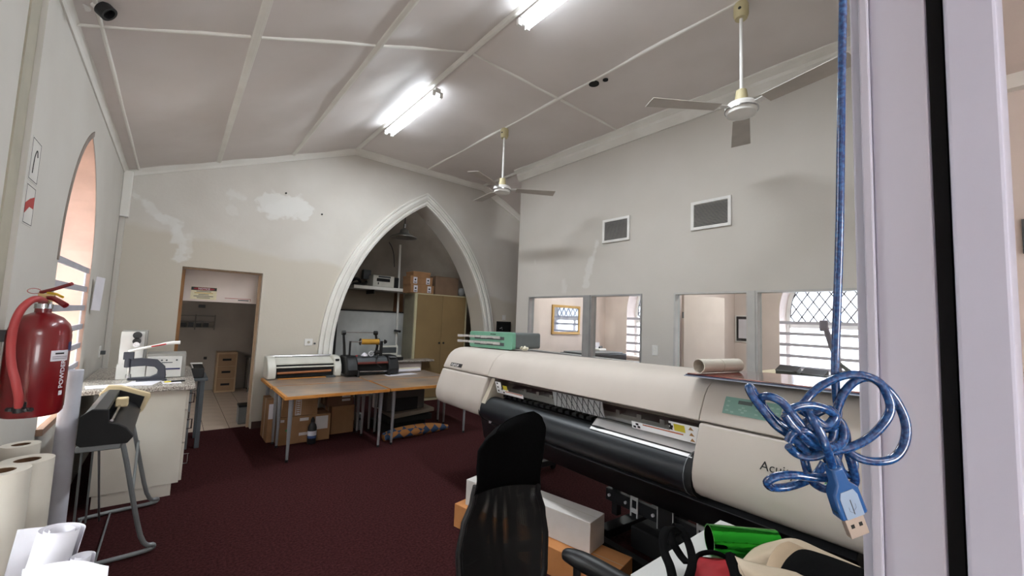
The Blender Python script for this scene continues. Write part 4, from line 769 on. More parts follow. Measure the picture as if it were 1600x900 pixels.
put('inner_cheek', M().prism([(2.10, 1.11), (2.03, .96), (2.0, .90), (2.3, .85), (2.3, 1.11)], pq, 3.10, 3.158), mat('cream_cheek', (196, 186, 168), .5), t)
put('chassis', M().prism([(2.60, 1.12), (2.60, .78), (2.9, .78), (2.9, 1.12)], pq, 1.165, 3.155), m_blackmatte, t)
put('rear_body', M().prism([(2.92, 1.25), (2.92, .72), (3.10, .72), (3.10, 1.15)], pq, .15, 4.0), m_darkgrey, t)
put('platen', M().prism([(2.20, .93), (2.26, .945), (2.60, .95), (2.60, .91), (2.2, .88)], pq, 1.165, 3.155), m_black, t, angle=50)
put('beam', M().prism([(2.28, 1.015), (2.28, .965), (2.31, .955), (2.42, .955), (2.42, 1.035)], pq, 1.165, 3.13), mat('beam_grey', (190, 186, 178), .4, 0), t)
put('beam_upper', M().prism([(2.24, 1.112), (2.24, 1.07), (2.40, 1.07), (2.40, 1.112)], pq, 1.165, 3.13), mat('beam_taupe', (170, 158, 148), .4), t)
put('guide_rail', M().cyl(PQ(2.25, 1.165, .955), PQ(2.25, 3.13, .955), .010), m_chrome, t)
for k in range(9): q = 1.5 + k * .17; put('beam_lug', M().prism([(2.27, 1.04), (2.27, 1.012), (2.33, 1.012), (2.33, 1.04)], pq, q, q + .035), MATS['beam_grey'], t)
for k in range(26): q = 1.22 + k * .073; put('pinch_roller', M().prism([(2.19, .965), (2.19, .945), (2.25, .945), (2.25, .97)], pq, q, q + .045), m_blackmetal, t)
put('window_cover', M().prism([(2.086, 1.118), (2.089, 1.118), (2.128, .992), (2.125, .990)], pq, 1.17, 3.09), m_clear, t)
# carriage chart (diagonal ruled card) behind the cover
ch = put('ruled_card', M().prism([(2.097, 1.108), (2.099, 1.108), (2.128, 1.003), (2.126, 1.003)], pq, 1.845, 2.33), mat('bright_white_card', (250, 250, 250), .6, c2=(246, 246, 246)), t, smooth=False)
for k in range(9):
    q = 1.86 + k * .052
    put('diagonal_line', M().cyl(PQ(2.094, q, 1.106), PQ(2.124, q + .03, 1.004), .0022, n=4), m_darkgrey, ch); 
    if k < 8: put('diagonal_line', M().cyl(PQ(2.094, q + .05, 1.106), PQ(2.124, q - .01, 1.004), .0018, n=4), m_darkgrey, ch)
def coverquad(q0, q1, s0, s1, off=.003):
    a, b = Vector((2.084, 1.118)), Vector((2.123, .990)); n = Vector((-.95, -.3)) * off
    f = lambda q, s: PQ((a + (b - a) * s + n).x, q, (a + (b - a) * s + n).y)
    return M().add([f(q0, s0), f(q1, s0), f(q1, s1), f(q0, s1)], [(0, 1, 2, 3)])
m_yel = mat('warning_yellow', (222, 206, 60), .5); m_or = mat('warning_orange', (196, 96, 50), .5); m_tri = mat('warning_brown', (170, 128, 80), .6)
m_paper2 = MATS['bright_white_card']
w = put('warning_label', coverquad(2.90, 3.08, .62, .98), m_paper2, t); put('label_tab', coverquad(3.00, 3.085, .20, .98), m_paper2, w); put('label_tab', coverquad(2.70, 2.92, .72, .98), m_paper2, w); put('yellow_square', coverquad(2.91, 2.975, .38, .66, .0045), m_yel, w); put('orange_stripe', coverquad(2.71, 2.95, .74, .79, .0045), m_or, w)
for q, s in ((3.05, .3), (3.05, .55), (3.05, .8), (2.99, .65), (2.97, .85)): put('pictogram', coverquad(q - .008, q + .012, s - .05, s + .06, .005), m_ink, w)
w = put('warning_label', coverquad(1.18, 1.62, .66, .99), m_paper2, t); put('label_tab', coverquad(1.18, 1.36, .25, .68), m_paper2, w); put('yellow_square', coverquad(1.265, 1.33, .32, .62, .0045), m_yel, w); put('orange_stripe', coverquad(1.28, 1.54, .70, .75, .0045), m_or, w)
for q, s in ((1.58, .76), (1.57, .88), (1.60, .9), (1.355, .38), (1.35, .56), (1.345, .46)): put('pictogram', coverquad(q - .010, q + .010, s - .05, s + .05, .005), m_ink, w)
a_, b_ = Vector((2.084, 1.118)), Vector((2.123, .990))
for s in (.36, .6, .84):
    f = lambda q, s_: PQ((a_ + (b_ - a_) * s_).x - .003, q, (a_ + (b_ - a_) * s_).y - .004); put('warning_triangle', M().add([f(1.245, s + .07), f(1.215, s + .07), f(1.23, s - .07)], [(0, 1, 2)]), m_tri, w)
# front roller and lower guide
m_roller = mat('dark_roller', (27, 33, 38), .4, .1, c2=(23, 28, 33), stretch=(1, .1, 1))
put('front_roller', M().cyl(PQ(2.10, 1.17, .845), PQ(2.10, 3.20, .845), .108, n=48), m_roller, t)
put('roller_end', M().cyl(PQ(2.10, 3.17, .845), PQ(2.10, 3.225, .845), .114, .10, n=48).cyl(PQ(2.10, 1.165, .845), PQ(2.10, 1.20, .845), .112, n=48), m_blackmatte, t)
put('stitch_band', M().ring(PQ(2.10, 1.205, .845), PQ(2.10, 1.209, .845), .1125, .108, 48), m_greymetal, t)
put('lower_guide', M().prism([(2.16, .74), (2.40, .74), (2.45, .50), (2.43, .46), (2.38, .47), (2.12, .70)], pq, .55, 3.18), m_blackmetal, t, bevel=.004)
put('left_under_box', M().prism([(2.35, .74), (2.8, .74), (2.8, .28), (2.56, .25), (2.42, .42)], pq, 3.18, 3.75), m_black, t, bevel=.01)
put('right_under_box', M().prism([(2.62, .74), (2.9, .74), (2.9, .55), (2.65, .58)], pq, .15, 1.2), m_blackmatte, t, bevel=.01)
put('yellow_tag', M().prism([(2.30, .70), (2.30, .66), (2.33, .66), (2.33, .70)], pq, 3.22, 3.40), MATS['gold_film'], t); put('white_tag', M().prism([(2.29, .70), (2.29, .63), (2.31, .63), (2.31, .70)], pq, 3.40, 3.46), m_paper, t)
# media sheet coming out
put('media_sheet', M().grid(lambda u, v: PQ(2.035 + .19 * v, 1.19 + .80 * u - .10 * (1 - v) * (u > .9), .958 + .016 * v - .02 * (1 - v) ** 2), 12, 8), m_paper2, t, solid=.0015)
# stand
for q in (1.72, 3.45):
    lg = put('stand_leg', M().prism([(2.72, .74), (2.84, .74), (2.84, .10), (2.72, .10)], lambda a, b, u: PQ(a, u, b, 0), q - .04, q + .04), m_black, t, bevel=.004)
    put('stand_foot', M().prism([(2.42, .06), (3.2, .06), (3.2, .12), (2.42, .12)], lambda a, b, u: PQ(a, u, b, 0), q - .05 + .38 * (q < 2), q + .05 + .38 * (q < 2)), m_blackmetal, t, bevel=.004)
    for p in (2.47, 3.15): put('caster', M().cyl(PQ(p, q - .015 + .38 * (q < 2), .032, 0), PQ(p, q + .015 + .38 * (q < 2), .032, 0), .03), m_black, t)
put('stand_post', M().prism([(2.70, .60), (2.75, .60), (2.75, .10), (2.70, .10)], lambda a, b, u: PQ(a, u, b, 0), 2.20, 2.25).prism([(2.9, .70), (2.95, .70), (2.95, .10), (2.9, .10)], lambda a, b, u: PQ(a, u, b, 0), 2.18, 2.26), m_black, t)
put('cross_beam', M().prism([(2.66, .30), (2.70, .30), (2.70, .21), (2.66, .21)], lambda a, b, u: PQ(a, u, b, 0), 1.1, 2.28).prism([(2.95, .34), (3.0, .34), (3.0, .24), (2.95, .24)], lambda a, b, u: PQ(a, u, b, 0), 1.1, 3.5), m_blackmetal, t, bevel=.003)
for q in (2.24, 2.08, 1.84): put('bolt_cap', M().cyl(PQ(2.645, q, .255, 0), PQ(2.665, q, .255, 0), .011, n=10), m_paper, t)
for q in (1.96, 1.44):
    rk = M()
    for dq in (0, .055): rk.box((0, dq - .005, .19), (.01, dq + .005, .50))
    for z in (.22, .31, .40, .48): rk.box((0, 0, z), (.01, .055, z + .03))
    rk.v = [Vector(PQ(2.63 + v.x, q + v.y, v.z, 0)) for v in rk.v]; put('slotted_rack', rk, mat('galvanised_rack', (196, 196, 196), .4), t, smooth=False)
put('rack_rod', M().cyl(PQ(2.63, 1.75, .47, 0), PQ(2.63, 1.50, .47, 0), .009, n=8).cyl(PQ(2.63, 1.42, .47, 0), PQ(2.63, 1.1, .47, 0), .009, n=8), MATS['galvanised_rack'], t)
put('mount_plate', M().prism([(2.62, .52), (2.64, .52), (2.64, .20), (2.62, .20)], lambda a, b, u: PQ(a, u, b, 0), 1.66, 1.78), m_black, t)
for q in (1.66, 1.78): put('plate_edge', M().cyl(PQ(2.617, q, .2, 0), PQ(2.617, q, .52, 0), .004, n=6), MATS['galvanised_rack'], t)
put('floor_rail', M().prism([(2.30, .11), (2.36, .11), (2.36, .02), (2.30, .02)], lambda a, b, u: PQ(a, u, b, 0), .9, 2.5), m_blackmetal, t, bevel=.003)
put('ink_box', M().prism([(2.55, .17), (2.78, .17), (2.78, .02), (2.55, .02)], lambda a, b, u: PQ(a, u, b, 0), 1.15, 1.95), m_blackmatte, t, bevel=.01)
# control panel and lettering
def front(q, z, off=.002):
    pts = sorted([(z_, p_) for p_, z_ in hood[4:] + lower[2:12]]); 
    for (z0, p0), (z1, p1) in zip(pts[:-1], pts[1:]):
        if z0 <= z <= z1: return PQ(p0 + (p1 - p0) * (z - z0) / max(1e-6, z1 - z0) - off, q, z)
    return PQ(1.98 - off, q, z)
def frect(q0, q1, z0, z1, off, n=6): return M().grid(lambda u, v: front(q0 + (q1 - q0) * u, z0 + (z1 - z0) * v, off), 2, n)
m_teal = mat('teal_keypad', (122, 160, 148), .5); pn = put('control_panel', frect(.80, 1.055, 1.185, 1.262, .002), m_teal, t, smooth=False)
put('display', frect(.925, .99, 1.236, 1.252, .0035, 2), mat('lcd_grey', (78, 90, 88), .3), pn)
m_teal2 = mat('keypad_button', (146, 178, 168), .5)
for q, z in [(1.035, 1.243), (1.035, 1.222), (1.035, 1.202), (1.01, 1.197)] + [(q, z) for q in (.90, .87, .84, .815) for z in (1.242, 1.222, 1.202)] + [(.975, 1.212), (.95, 1.212), (.962, 1.222), (.962, 1.201)]: put('button', frect(q - .007, q + .007, z - .0035, z + .0035, .0036, 1), m_teal2, pn)
def fw(q0, z0, sc=1, dz=0): return lambda c: Vector(front(q0 - c.x * sc, z0 + c.y + dz * c.x, .003 + c.z))
m_grn = mat('green_lettering', (50, 120, 70), .5)
text('lettering', 'Acuity', .052, None, m_ink, t, .0003, fw(.853, .985), sx=1.05); text('lettering', 'LED', .048, None, m_grn, t, .0003, fw(.69, .985), bold=.0008); text('lettering', '1600 II', .045, None, m_ink, t, .0003, fw(.60, .985))
bd = put('badge', frect(3.66, 3.90, 1.155, 1.190, .002, 2), m_ink, t, smooth=False); text('lettering', 'FUJIFILM', .034, None, m_label, bd, .0003, fw(3.885, 1.160), sx=1.25, bold=.0004)
# things on the printer
g = thing('green_backed_device', 'grey device with mint green face and pale card strips on top of the printer', 'device', (2.6, 3.3, 1.3))
def gx(a, b, c):  # local device frame: a along face, b depth, c up
    a = a * 1.09; o = Vector(PQ(2.34, 3.99, 1.346)); e1 = (Vector(PQ(2.43, 3.30, 1.346)) - o).normalized(); e2 = Vector((-e1.y, e1.x, 0)).normalized(); e2 = e2 if e2.x > 0 else -e2; up = e1.cross(e2); up = up if up.z > 0 else -up
    return o + e1 * a + e2 * b + up * c
rr = sm([(0, 0.004), (.63, .004), (.63, .165), (0, .165)], 3)
rr = [(x, z) for x, z in sm([(0, .004), (.06, .004), (.57, .004), (.63, .004), (.63, .06), (.63, .12), (.63, .175), (.57, .175), (.06, .175), (0, .175), (0, .12), (0, .06)], 2)]
m_mint = mat('mint_green_face', (112, 168, 142), .5)
put('shell', M().prism([(.01 + x * .97, .005 + z * .95) for x, z in rr], lambda a, b, q: gx(a, q, b), .05, .42), mat('device_grey', (104, 110, 110), .5), g, angle=50, bevel=.004)
fc = put('mint_face', M().prism(rr, lambda a, b, q: gx(a, q, b), 0, .05), m_mint, g, angle=50, bevel=.004)
for z in (.055, .115):
    put('recess', M().prism(rect(.08, z - .02, .52, z + .012), lambda a, b, q: gx(a, q, b), -.001, .004), m_darkgrey, fc, smooth=False)
    for k in range(7): put('card_strip', M().prism(rect(-.19 + k * .095, z - .008 + .004 * (k % 2), -.102 + k * .095, z + .018), lambda a, b, q: gx(a, q, b), -.016, -.004), mat('pale_strip', (190, 188, 184), .5), fc, smooth=False)
text('lettering', 'DEVICE', .016, None, m_ink, fc, .0003, lambda c: gx(.34 + c.x, -.001 - c.z, .145 + c.y)) if False else put('dark_mark', M().prism(rect(.32, .148, .40, .156), lambda a, b, q: gx(a, q, b), -.001, .001), m_ink, fc, smooth=False)
cl = M(); random.seed(8)
for k in range(9): c = gx(.66 + random.uniform(0, .10), .0 + random.uniform(0, .12), .012 + random.uniform(0, .02)); cl.cyl(c, c + Vector((random.uniform(-.03, .03), random.uniform(-.03, .03), random.uniform(-.008, .02))), .012, n=7)
tag(put('connector_bundle', cl, mat('cream_connector', (214, 208, 186), .6)), 'small heap of cream connectors beside the green faced device', 'connectors')
po = thing('printed_boards', 'printed boards with a dark red glossy picture on the printer top', 'boards', (2.5, .9, 1.34))
m_pr = mat('dark_red_print', (150, 70, 62), .12, c2=(70, 40, 44), scale=6, coat=.8, lo=.42, hi=.55, detail=8)
def bq(x, y, z): return PQ(x, y, z)
for k, (mm, nm) in enumerate(((mat('pale_blue_board', (186, 196, 220), .4), 'board'), (mat('navy_board_edge', (62, 70, 104), .4), 'board'), (m_pr, 'printed_sheet'))):
    z0 = 1.345 + k * .006; put(nm, M().add([bq(*c) for c in ((2.06, 1.25 - .01 * k, z0), (2.50, 1.27, z0), (2.72, .30, z0), (2.10, .25, z0), (2.06, 1.25 - .01 * k, z0 + .005), (2.50, 1.27, z0 + .005), (2.72, .30, z0 + .005), (2.10, .25, z0 + .005))], [(0, 1, 2, 3), (7, 6, 5, 4), (0, 4, 5, 1), (1, 5, 6, 2), (2, 6, 7, 3), (3, 7, 4, 0)]), mm, po, smooth=False)
a, b = Vector(PQ(2.10, 1.19, 1.40)), Vector(PQ(2.42, 1.14, 1.40)); pr = thing('paper_tube', 'pale paper tube lying across the printed boards on the printer', 'tube', a)
put('tube_wall', M().ring(a, b, .036, .033, 32), m_roll, pr); mid = (a + b) / 2; dr = (b - a).normalized(); put('binding_line', M().ring(mid - dr * .001, mid + dr * .002, .0365, .036, 32), m_olive, pr)
# ================= BOXES BEHIND THE CHAIR =================
def longbox(name, q0, q1, p0, p1, z0, z1, lbl, m, grp=None):
    t = thing(name, lbl, 'box', PQ((p0 + p1) / 2, (q0 + q1) / 2, 0, 0), group=grp); t.location.z = z0; ROOT[t.name] = Matrix.Translation(t.location)
    f = lambda a, b, u: PQ(a, u, b, 0)
    put('carton', M().prism(rect(p0, z0, p1, z1), f, q0, q1), m, t, bevel=.003); put('flap_seam', M().prism(rect((p0 + p1) / 2 - .0015, z1, (p0 + p1) / 2 + .0015, z1 + .001), f, q0 + .01, q1 - .01), m_olive, t, smooth=False); return t
f0 = lambda a, b, u: PQ(a, u, b, 0)
bq_ = [Vector((1.835, 2.827, 0)), Vector((1.806, 1.531, 0))]
def obox(name, A, B, w, z0, z1, lbl, m, grp):
    A, B = Vector(A), Vector(B); d = (B - A).normalized(); n = Vector((-d.y, d.x, 0)); n = n if n.x > 0 else -n
    t = thing(name, lbl, 'box', (A + (B - A) / 2 + n * w / 2) + Vector((0, 0, z0)), group=grp); c = [A, B, B + n * w, A + n * w]
    put('carton', M().add([(v.x, v.y, z0) for v in c] + [(v.x, v.y, z1) for v in c], [(0, 1, 2, 3), (7, 6, 5, 4), (0, 4, 5, 1), (1, 5, 6, 2), (2, 6, 7, 3), (3, 7, 4, 0)]), m, t, bevel=.003)
    e = A + n * w * .5; g2 = B + n * w * .5; put('flap_seam', M().add([(e.x - n.x * .002, e.y - n.y * .002, z1 + .0006), (g2.x - n.x * .002, g2.y - n.y * .002, z1 + .0006), (g2.x + n.x * .002, g2.y + n.y * .002, z1 + .0006), (e.x + n.x * .002, e.y + n.y * .002, z1 + .0006)], [(0, 1, 2, 3)]), m_olive, t, smooth=False); return t, A, d, n
m_wbox = mat('white_carton', (206, 202, 198), .75, c2=(198, 193, 188))
t, A0, d0, n0 = obox('cardboard_box', (1.80, 2.80, 0), (2.06, 1.50, 0), .26, 0, .17, 'long orange brown box on the carpet behind the office chair', m_card2, 'long boxes behind the chair')
t, A0, d0, n0 = obox('white_box', (1.855, 2.735, 0), (1.93, 2.38, 0), .19, .172, .36, 'white box at the far end on top of the long brown box', m_wbox, 'long boxes behind the chair')
put('stamp_mark', M().ring(A0 + d0 * .12 + Vector((0, 0, .26)) - n0 * .001, A0 + d0 * .12 + Vector((0, 0, .26)), .035, .032, 20), m_olive, t)
t, A0, d0, n0 = obox('white_box', (2.0, 2.30, 0), (2.11, 1.72, 0), .19, .172, .36, 'longer white box at the near end on the long brown box', m_wbox, 'long boxes behind the chair')
# ================= OFFICE CHAIR =================
t = thing('office_chair', 'black mesh backed office chair in front of the white boxes', 'chair', (1.15, 1.15, 0))
yaw = A(-12); cb = Vector((1.155, 1.40, 0)); wx = Vector((math.cos(yaw), math.sin(yaw), 0)); nb = Vector((-wx.y, wx.x, 0))
def halfw(z):  # half width of the back by height
    tb = [(.42, .17), (.55, .205), (.66, .212), (.76, .195), (.86, .160), (.94, .150), (1.02, .158), (1.10, .160), (1.15, .135), (1.175, .09)]
    for (a, b), (c, d) in zip(tb[:-1], tb[1:]):
        if a <= z <= c: s = (z - a) / (c - a); s = s * s * (3 - 2 * s); return b + (d - b) * s
    return tb[-1][1]
def backp(u, z, off=0): w = halfw(z); return cb + wx * (u * w) + nb * (off + .035 * math.cos((z - .75) * 5) - .05 * u * u + .06 * (z > .95) * (z - .95)) + Vector((0, 0, z + (.04 * u * max(0, min(1, (z - .95) / .18)))))
m_fab = mat('black_fabric', (12, 12, 13), .95, c2=(8, 8, 9), scale=80, bump=.3, bscale=400)
# padded upper back
zz = [.90, .93, .98, 1.04, 1.10, 1.14, 1.165, 1.175]
def pad(u, v):
    a = u * 2 * math.pi; z = .885 + .29 * v; w = halfw(min(1.175, z)); th = .035 * (1 - (abs(2 * v - 1)) ** 6) ** .5 + .003
    return backp(math.cos(a), z) + nb * (th * math.sin(a))
put('upper_back_pad', M().grid(pad, 40, 20), m_fab, t, angle=80)
# mesh lower back: a real woven net, front and back layers
mm_ = bpy.data.materials.new('chair_mesh'); mm_.use_nodes = True; nt = mm_.node_tree; bsd = nt.nodes['Principled BSDF']; bsd.inputs['Base Color'].default_value = rgb((16, 16, 17)); bsd.inputs['Roughness'].default_value = .7
uvn = nt.nodes.new('ShaderNodeTexCoord'); sp = nt.nodes.new('ShaderNodeSeparateXYZ'); nt.links.new(uvn.outputs['Object'], sp.inputs[0])
cx1 = math_node(nt, 'SINE', math_node(nt, 'MULTIPLY', math_node(nt, 'ADD', sp.outputs['X'], math_node(nt, 'MULTIPLY', sp.outputs['Y'], -.2)), 1500)); cz1 = math_node(nt, 'SINE', math_node(nt, 'MULTIPLY', sp.outputs['Z'], 1500))
hole = math_node(nt, 'MULTIPLY', math_node(nt, 'GREATER_THAN', cx1, .4), math_node(nt, 'GREATER_THAN', cz1, .4))
alpha = math_node(nt, 'SUBTRACT', 1.0, hole); nt.links.new(alpha, bsd.inputs['Alpha'])
put('mesh_panel', M().grid(lambda u, v: backp((2 * u - 1) * .93, .44 + .47 * v), 20, 24), mm_, t, angle=80)
put('mesh_layer', M().grid(lambda u, v: backp((2 * u - 1) * .93, .44 + .47 * v, .028 + .01 * math.sin(6 * u)), 20, 24), mm_, t, angle=80)
fr = [backp(-1, .42 + .48 * k / 12) for k in range(13)] 
put('back_frame', M().tube([backp(-.96, .42 + .5 * k / 14, .01) for k in range(15)], .014, 10).tube([backp(.96, .42 + .5 * k / 14, .01) for k in range(15)], .014, 10).tube([backp(-.96, .42, .01), backp(0, .41, .02), backp(.96, .42, .01)], .014, 10, sub=4), m_black, t)
put('lumbar_support', M().tube([backp(-.8, .60, .05), backp(0, .58, .075), backp(.8, .60, .05)], .022, 8, sub=5), m_black, t); put('back_post', M().tube([backp(0, .60, .08), backp(0, .46, .10), cb + Vector((.0, .02, .40)), cb + Vector((0, -.16, .38))], .025, 8, sub=4), m_black, t)
sc = cb - nb * .27
put('seat', M().prism(sm([(-.24, -.23), (.24, -.23), (.25, .2), (-.25, .2)], 3), lambda a, b, q: sc + wx * a + nb * b + Vector((0, 0, q)), .42, .49), m_fab, t, bevel=.02)
put('gas_lift', M().cyl(sc + Vector((0, 0, .10)), sc + Vector((0, 0, .42)), .028), m_black, t)
for k in range(5):
    a = k * 2 * math.pi / 5 + .3; d = Vector((math.cos(a), math.sin(a), 0)); l = put('base_arm', M().tube([sc + Vector((0, 0, .11)), sc + d * .15 + Vector((0, 0, .10)), sc + d * .29 + Vector((0, 0, .07))], .022, 8), m_black, t); put('caster', M().cyl(sc + d * .29 + Vector((-.02, 0, .028)), sc + d * .29 + Vector((.02, 0, .028)), .028), m_black, l)
A1 = Vector((1.326, 1.205, 0.645)); A2 = Vector((1.4, 0.993, 0.63)); ad = (A2 - A1).normalized()
put('armrest', M().tube([A1 - ad * .01, A1 + ad * .03 + Vector((0, 0, .006)), A1 + ad * .14 + Vector((0, 0, 0)), A1 + ad * .26 + Vector((0, 0, -.015))], lambda u: .018 + .02 * min(1, u * 2), 12, sub=5), m_black, t); put('armrest_post', M().tube([A1 + ad * .05 + Vector((0, 0, -.01)), A1 + ad * .055 + Vector((0, 0, -.12)), sc + wx * .22 + Vector((0, 0, .42))], .016, 10, sub=3), m_black, t)
lA = A1 - wx * .62; put('armrest', M().tube([lA, lA + ad * .13, lA + ad * .25], .025, 12), m_black, t); put('armrest_post', M().tube([lA + ad * .05, lA + ad * .055 + Vector((0, 0, -.12)), sc - wx * .22 + Vector((0, 0, .42))], .016, 10, sub=3), m_black, t)
# ================= NEAR TABLE =================
t = thing('white_table', 'white table in the lower right foreground, cluttered with cloth and straps', 'table', (1.6, .5, 0))
put('tabletop', M().box((1.28, .18, .725), (1.96, .865, .75)), mat('white_laminate_top', (208, 208, 206), .35, c2=(202, 202, 200)), t, bevel=.002)
for x in (1.33, 1.91):
    for y in (.23, .81): put('leg', M().box((x - .02, y - .02, 0), (x + .02, y + .02, .725)), m_greymetal, t, bevel=.002)
t = thing('machine_rail', 'dark machine rail with a chrome strip behind the white table, at the right', 'rail', (2.15, .45, .6))
put('dark_body', M().box((1.99, .15, .3), (2.2, .78, .62)), m_blackmatte, t, bevel=.01); put('chrome_strip', M().box((2.03, .30, .6215), (2.05, .50, .632)), m_chrome, t, bevel=.003); 
# green foil roll
a, b = Vector((1.621, 0.756, 0.81)), Vector((1.761, 0.616, 0.81)); d = (b - a).normalized()
t = thing('foil_roll', 'shiny green metallic foil roll lying on the white table', 'roll', (a.x, a.y, .75)); m_foil = mat('green_foil', (60, 190, 60), .1, 1, c2=(30, 140, 36), scale=3, bump=.14, bscale=14, stretch=(1, .3, 3))
put('rolled_foil', M().ring(Vector((a.x, a.y, .811)), Vector((a.x, a.y, .811)) + d * .24, .052, .047, 40), m_foil, t); e = Vector((a.x, a.y, .80)) + Vector((-d.y, d.x, 0)) * .056
put('loose_foil', M().grid(lambda u, v: e + d * (.03 + .27 * u) + Vector((-d.y, d.x, 0)) * (.11 * v) + Vector((0, 0, .004 * math.sin(11 * u + 3 * v) - .012 * v)), 24, 8), m_foil, t, solid=.001, angle=80)
# beige cloth / sack and black cloth, built as draped folds
Zt = .75
def drape(pts, w, h, fn): pass
m_sack = mat('beige_kraft_cloth', (198, 182, 160), .8, c2=(184, 166, 142), scale=5, bump=.25, bscale=12)
def ribbon(rows, sub=5):
    """smooth sheet through rows of points"""
    R_ = [crom([Vector(p) for p in r], sub) for r in rows]; n = len(R_[0]); cols = [crom([r[i] for r in R_], sub) for i in range(n)]; m = M(); k = len(cols[0])
    return m.add([p for c in cols for p in c], [(i * k + j, i * k + j + 1, (i + 1) * k + j + 1, (i + 1) * k + j) for i in range(n - 1) for j in range(k - 1)])
t = thing('beige_sack', 'crumpled beige cloth sack heaped on the white table, right of the green foil', 'sack', (1.798, 0.556, 0.76))
put('back_panel', ribbon([[(1.597, 0.63, 0.8), (1.684, 0.621, 0.82), (1.726, 0.573, 0.85), (1.764, 0.519, 0.87), (1.776, 0.435, 0.86), (1.784, 0.344, 0.85)], [(1.512, 0.61, 0.82), (1.578, 0.582, 0.84), (1.621, 0.535, 0.86), (1.713, 0.502, 0.85), (1.732, 0.428, 0.84), (1.757, 0.347, 0.83)], [(1.483, 0.585, 0.8), (1.554, 0.554, 0.82), (1.599, 0.522, 0.83), (1.653, 0.493, 0.82), (1.682, 0.422, 0.81), (1.708, 0.346, 0.8)]]), m_sack, t, solid=.003, angle=80)
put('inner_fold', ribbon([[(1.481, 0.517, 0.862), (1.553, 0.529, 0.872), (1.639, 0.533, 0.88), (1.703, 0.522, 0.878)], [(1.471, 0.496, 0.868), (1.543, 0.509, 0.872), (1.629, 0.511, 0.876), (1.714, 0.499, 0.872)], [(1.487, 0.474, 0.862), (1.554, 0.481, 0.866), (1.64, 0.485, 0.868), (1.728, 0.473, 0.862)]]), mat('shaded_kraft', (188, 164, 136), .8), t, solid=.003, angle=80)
put('front_flap', ribbon([[(1.473, 0.604, 0.865), (1.456, 0.565, 0.875), (1.466, 0.513, 0.88), (1.489, 0.469, 0.882), (1.513, 0.422, 0.88)], [(1.413, 0.565, 0.87), (1.389, 0.521, 0.882), (1.389, 0.478, 0.888), (1.412, 0.437, 0.888), (1.448, 0.398, 0.884)], [(1.376, 0.522, 0.85), (1.363, 0.486, 0.86), (1.359, 0.452, 0.865), (1.378, 0.419, 0.865), (1.427, 0.381, 0.86)]]), m_sack, t, solid=.003, angle=80)
t = thing('black_cloth', 'black cloth stuffed in the mouth of the beige sack', 'cloth', (1.645, 0.404, 0.87))
put('folds', ribbon([[(1.494, 0.483, 0.868), (1.582, 0.486, 0.878), (1.656, 0.469, 0.888), (1.685, 0.413, 0.886), (1.708, 0.322, 0.878)], [(1.483, 0.456, 0.872), (1.538, 0.445, 0.888), (1.588, 0.425, 0.896), (1.621, 0.382, 0.89), (1.638, 0.306, 0.882)], [(1.435, 0.413, 0.866), (1.479, 0.406, 0.876), (1.521, 0.381, 0.884), (1.558, 0.349, 0.88), (1.567, 0.289, 0.872)]]), m_fab, t, solid=.004, angle=80)
# red pouch with black strap
R = [Vector((1.267, 0.664, 0.79)), Vector((1.498, 0.739, 0.795)), Vector((1.569, 0.665, 0.795)), Vector((1.382, 0.564, 0.79))]
t = thing('red_bag', 'red fabric bag with black binding at the bottom edge of the white table', 'bag', (R[0].x, R[0].y, .75))
put('panel', M().grid(lambda u, v: R[0] * (1 - u) * (1 - v) + R[3] * u * (1 - v) + R[2] * u * v + R[1] * (1 - u) * v + Vector((0, 0, .025 * math.sin(math.pi * u) * math.sin(math.pi * min(1, v + .15)))), 14, 14), mat('red_nylon', (164, 26, 36), .7), t, solid=.004, angle=80)
put('binding', M().tube([R[0], R[0].lerp(R[1], .6), R[1] + Vector((0, 0, .003)), R[1].lerp(R[2], .5) + Vector((0, 0, .02)), R[2], R[2].lerp(R[3], .5), R[3]], .008, 8, sub=5), m_fab, t)
put('side', M().tube([R[2] + Vector((.02, 0, .0)), R[2].lerp(R[3], .5) + Vector((.03, 0, 0)), R[3] + Vector((.03, 0, 0))], .022, 8, sub=4), m_fab, t)
put('bag_body', M().box((min(r.x for r in R) + .03, min(r.y for r in R) + .03, .751), (max(r.x for r in R) - .05, max(r.y for r in R) - .02, .785)), m_fab, t, bevel=.01)
# straps hanging over the table's left corner
def strap(pts, w, lbl, name='black_strap'):
    P = crom([Vector(p) for p in pts], 6); m = M(); vs = []
    for i, p in enumerate(P):
        tn = (P[min(i + 1, len(P) - 1)] - P[max(i - 1, 0)]).normalized(); s = Vector((.772, -.634, .04)); s = (s - tn * s.dot(tn)).normalized(); vs += [p - s * w, p + s * w]
    m.add(vs, [(2 * i, 2 * i + 1, 2 * i + 3, 2 * i + 2) for i in range(len(P) - 1)]); return tag(put(name, m, m_fab, solid=.006), lbl, 'strap')
strap([(1.273, 0.6572, 0.8378), (1.35, 0.683, 0.851), (1.438, 0.7409, 0.8553), (1.472, 0.7878, 0.8778), (1.477, 0.81, 0.8766), (1.441, 0.8041, 0.845), (1.417, 0.7618, 0.8189), (1.379, 0.7145, 0.8234)], .013, 'right hand black webbing strap looped at the corner of the white table')
strap([(1.14, 0.6311, 0.8882), (1.178, 0.6628, 0.9034), (1.239, 0.7167, 0.9019), (1.3, 0.7568, 0.9138), (1.382, 0.781, 0.9099), (1.447, 0.7834, 0.8736)], .013, 'left hand black webbing strap beside the corner of the white table')
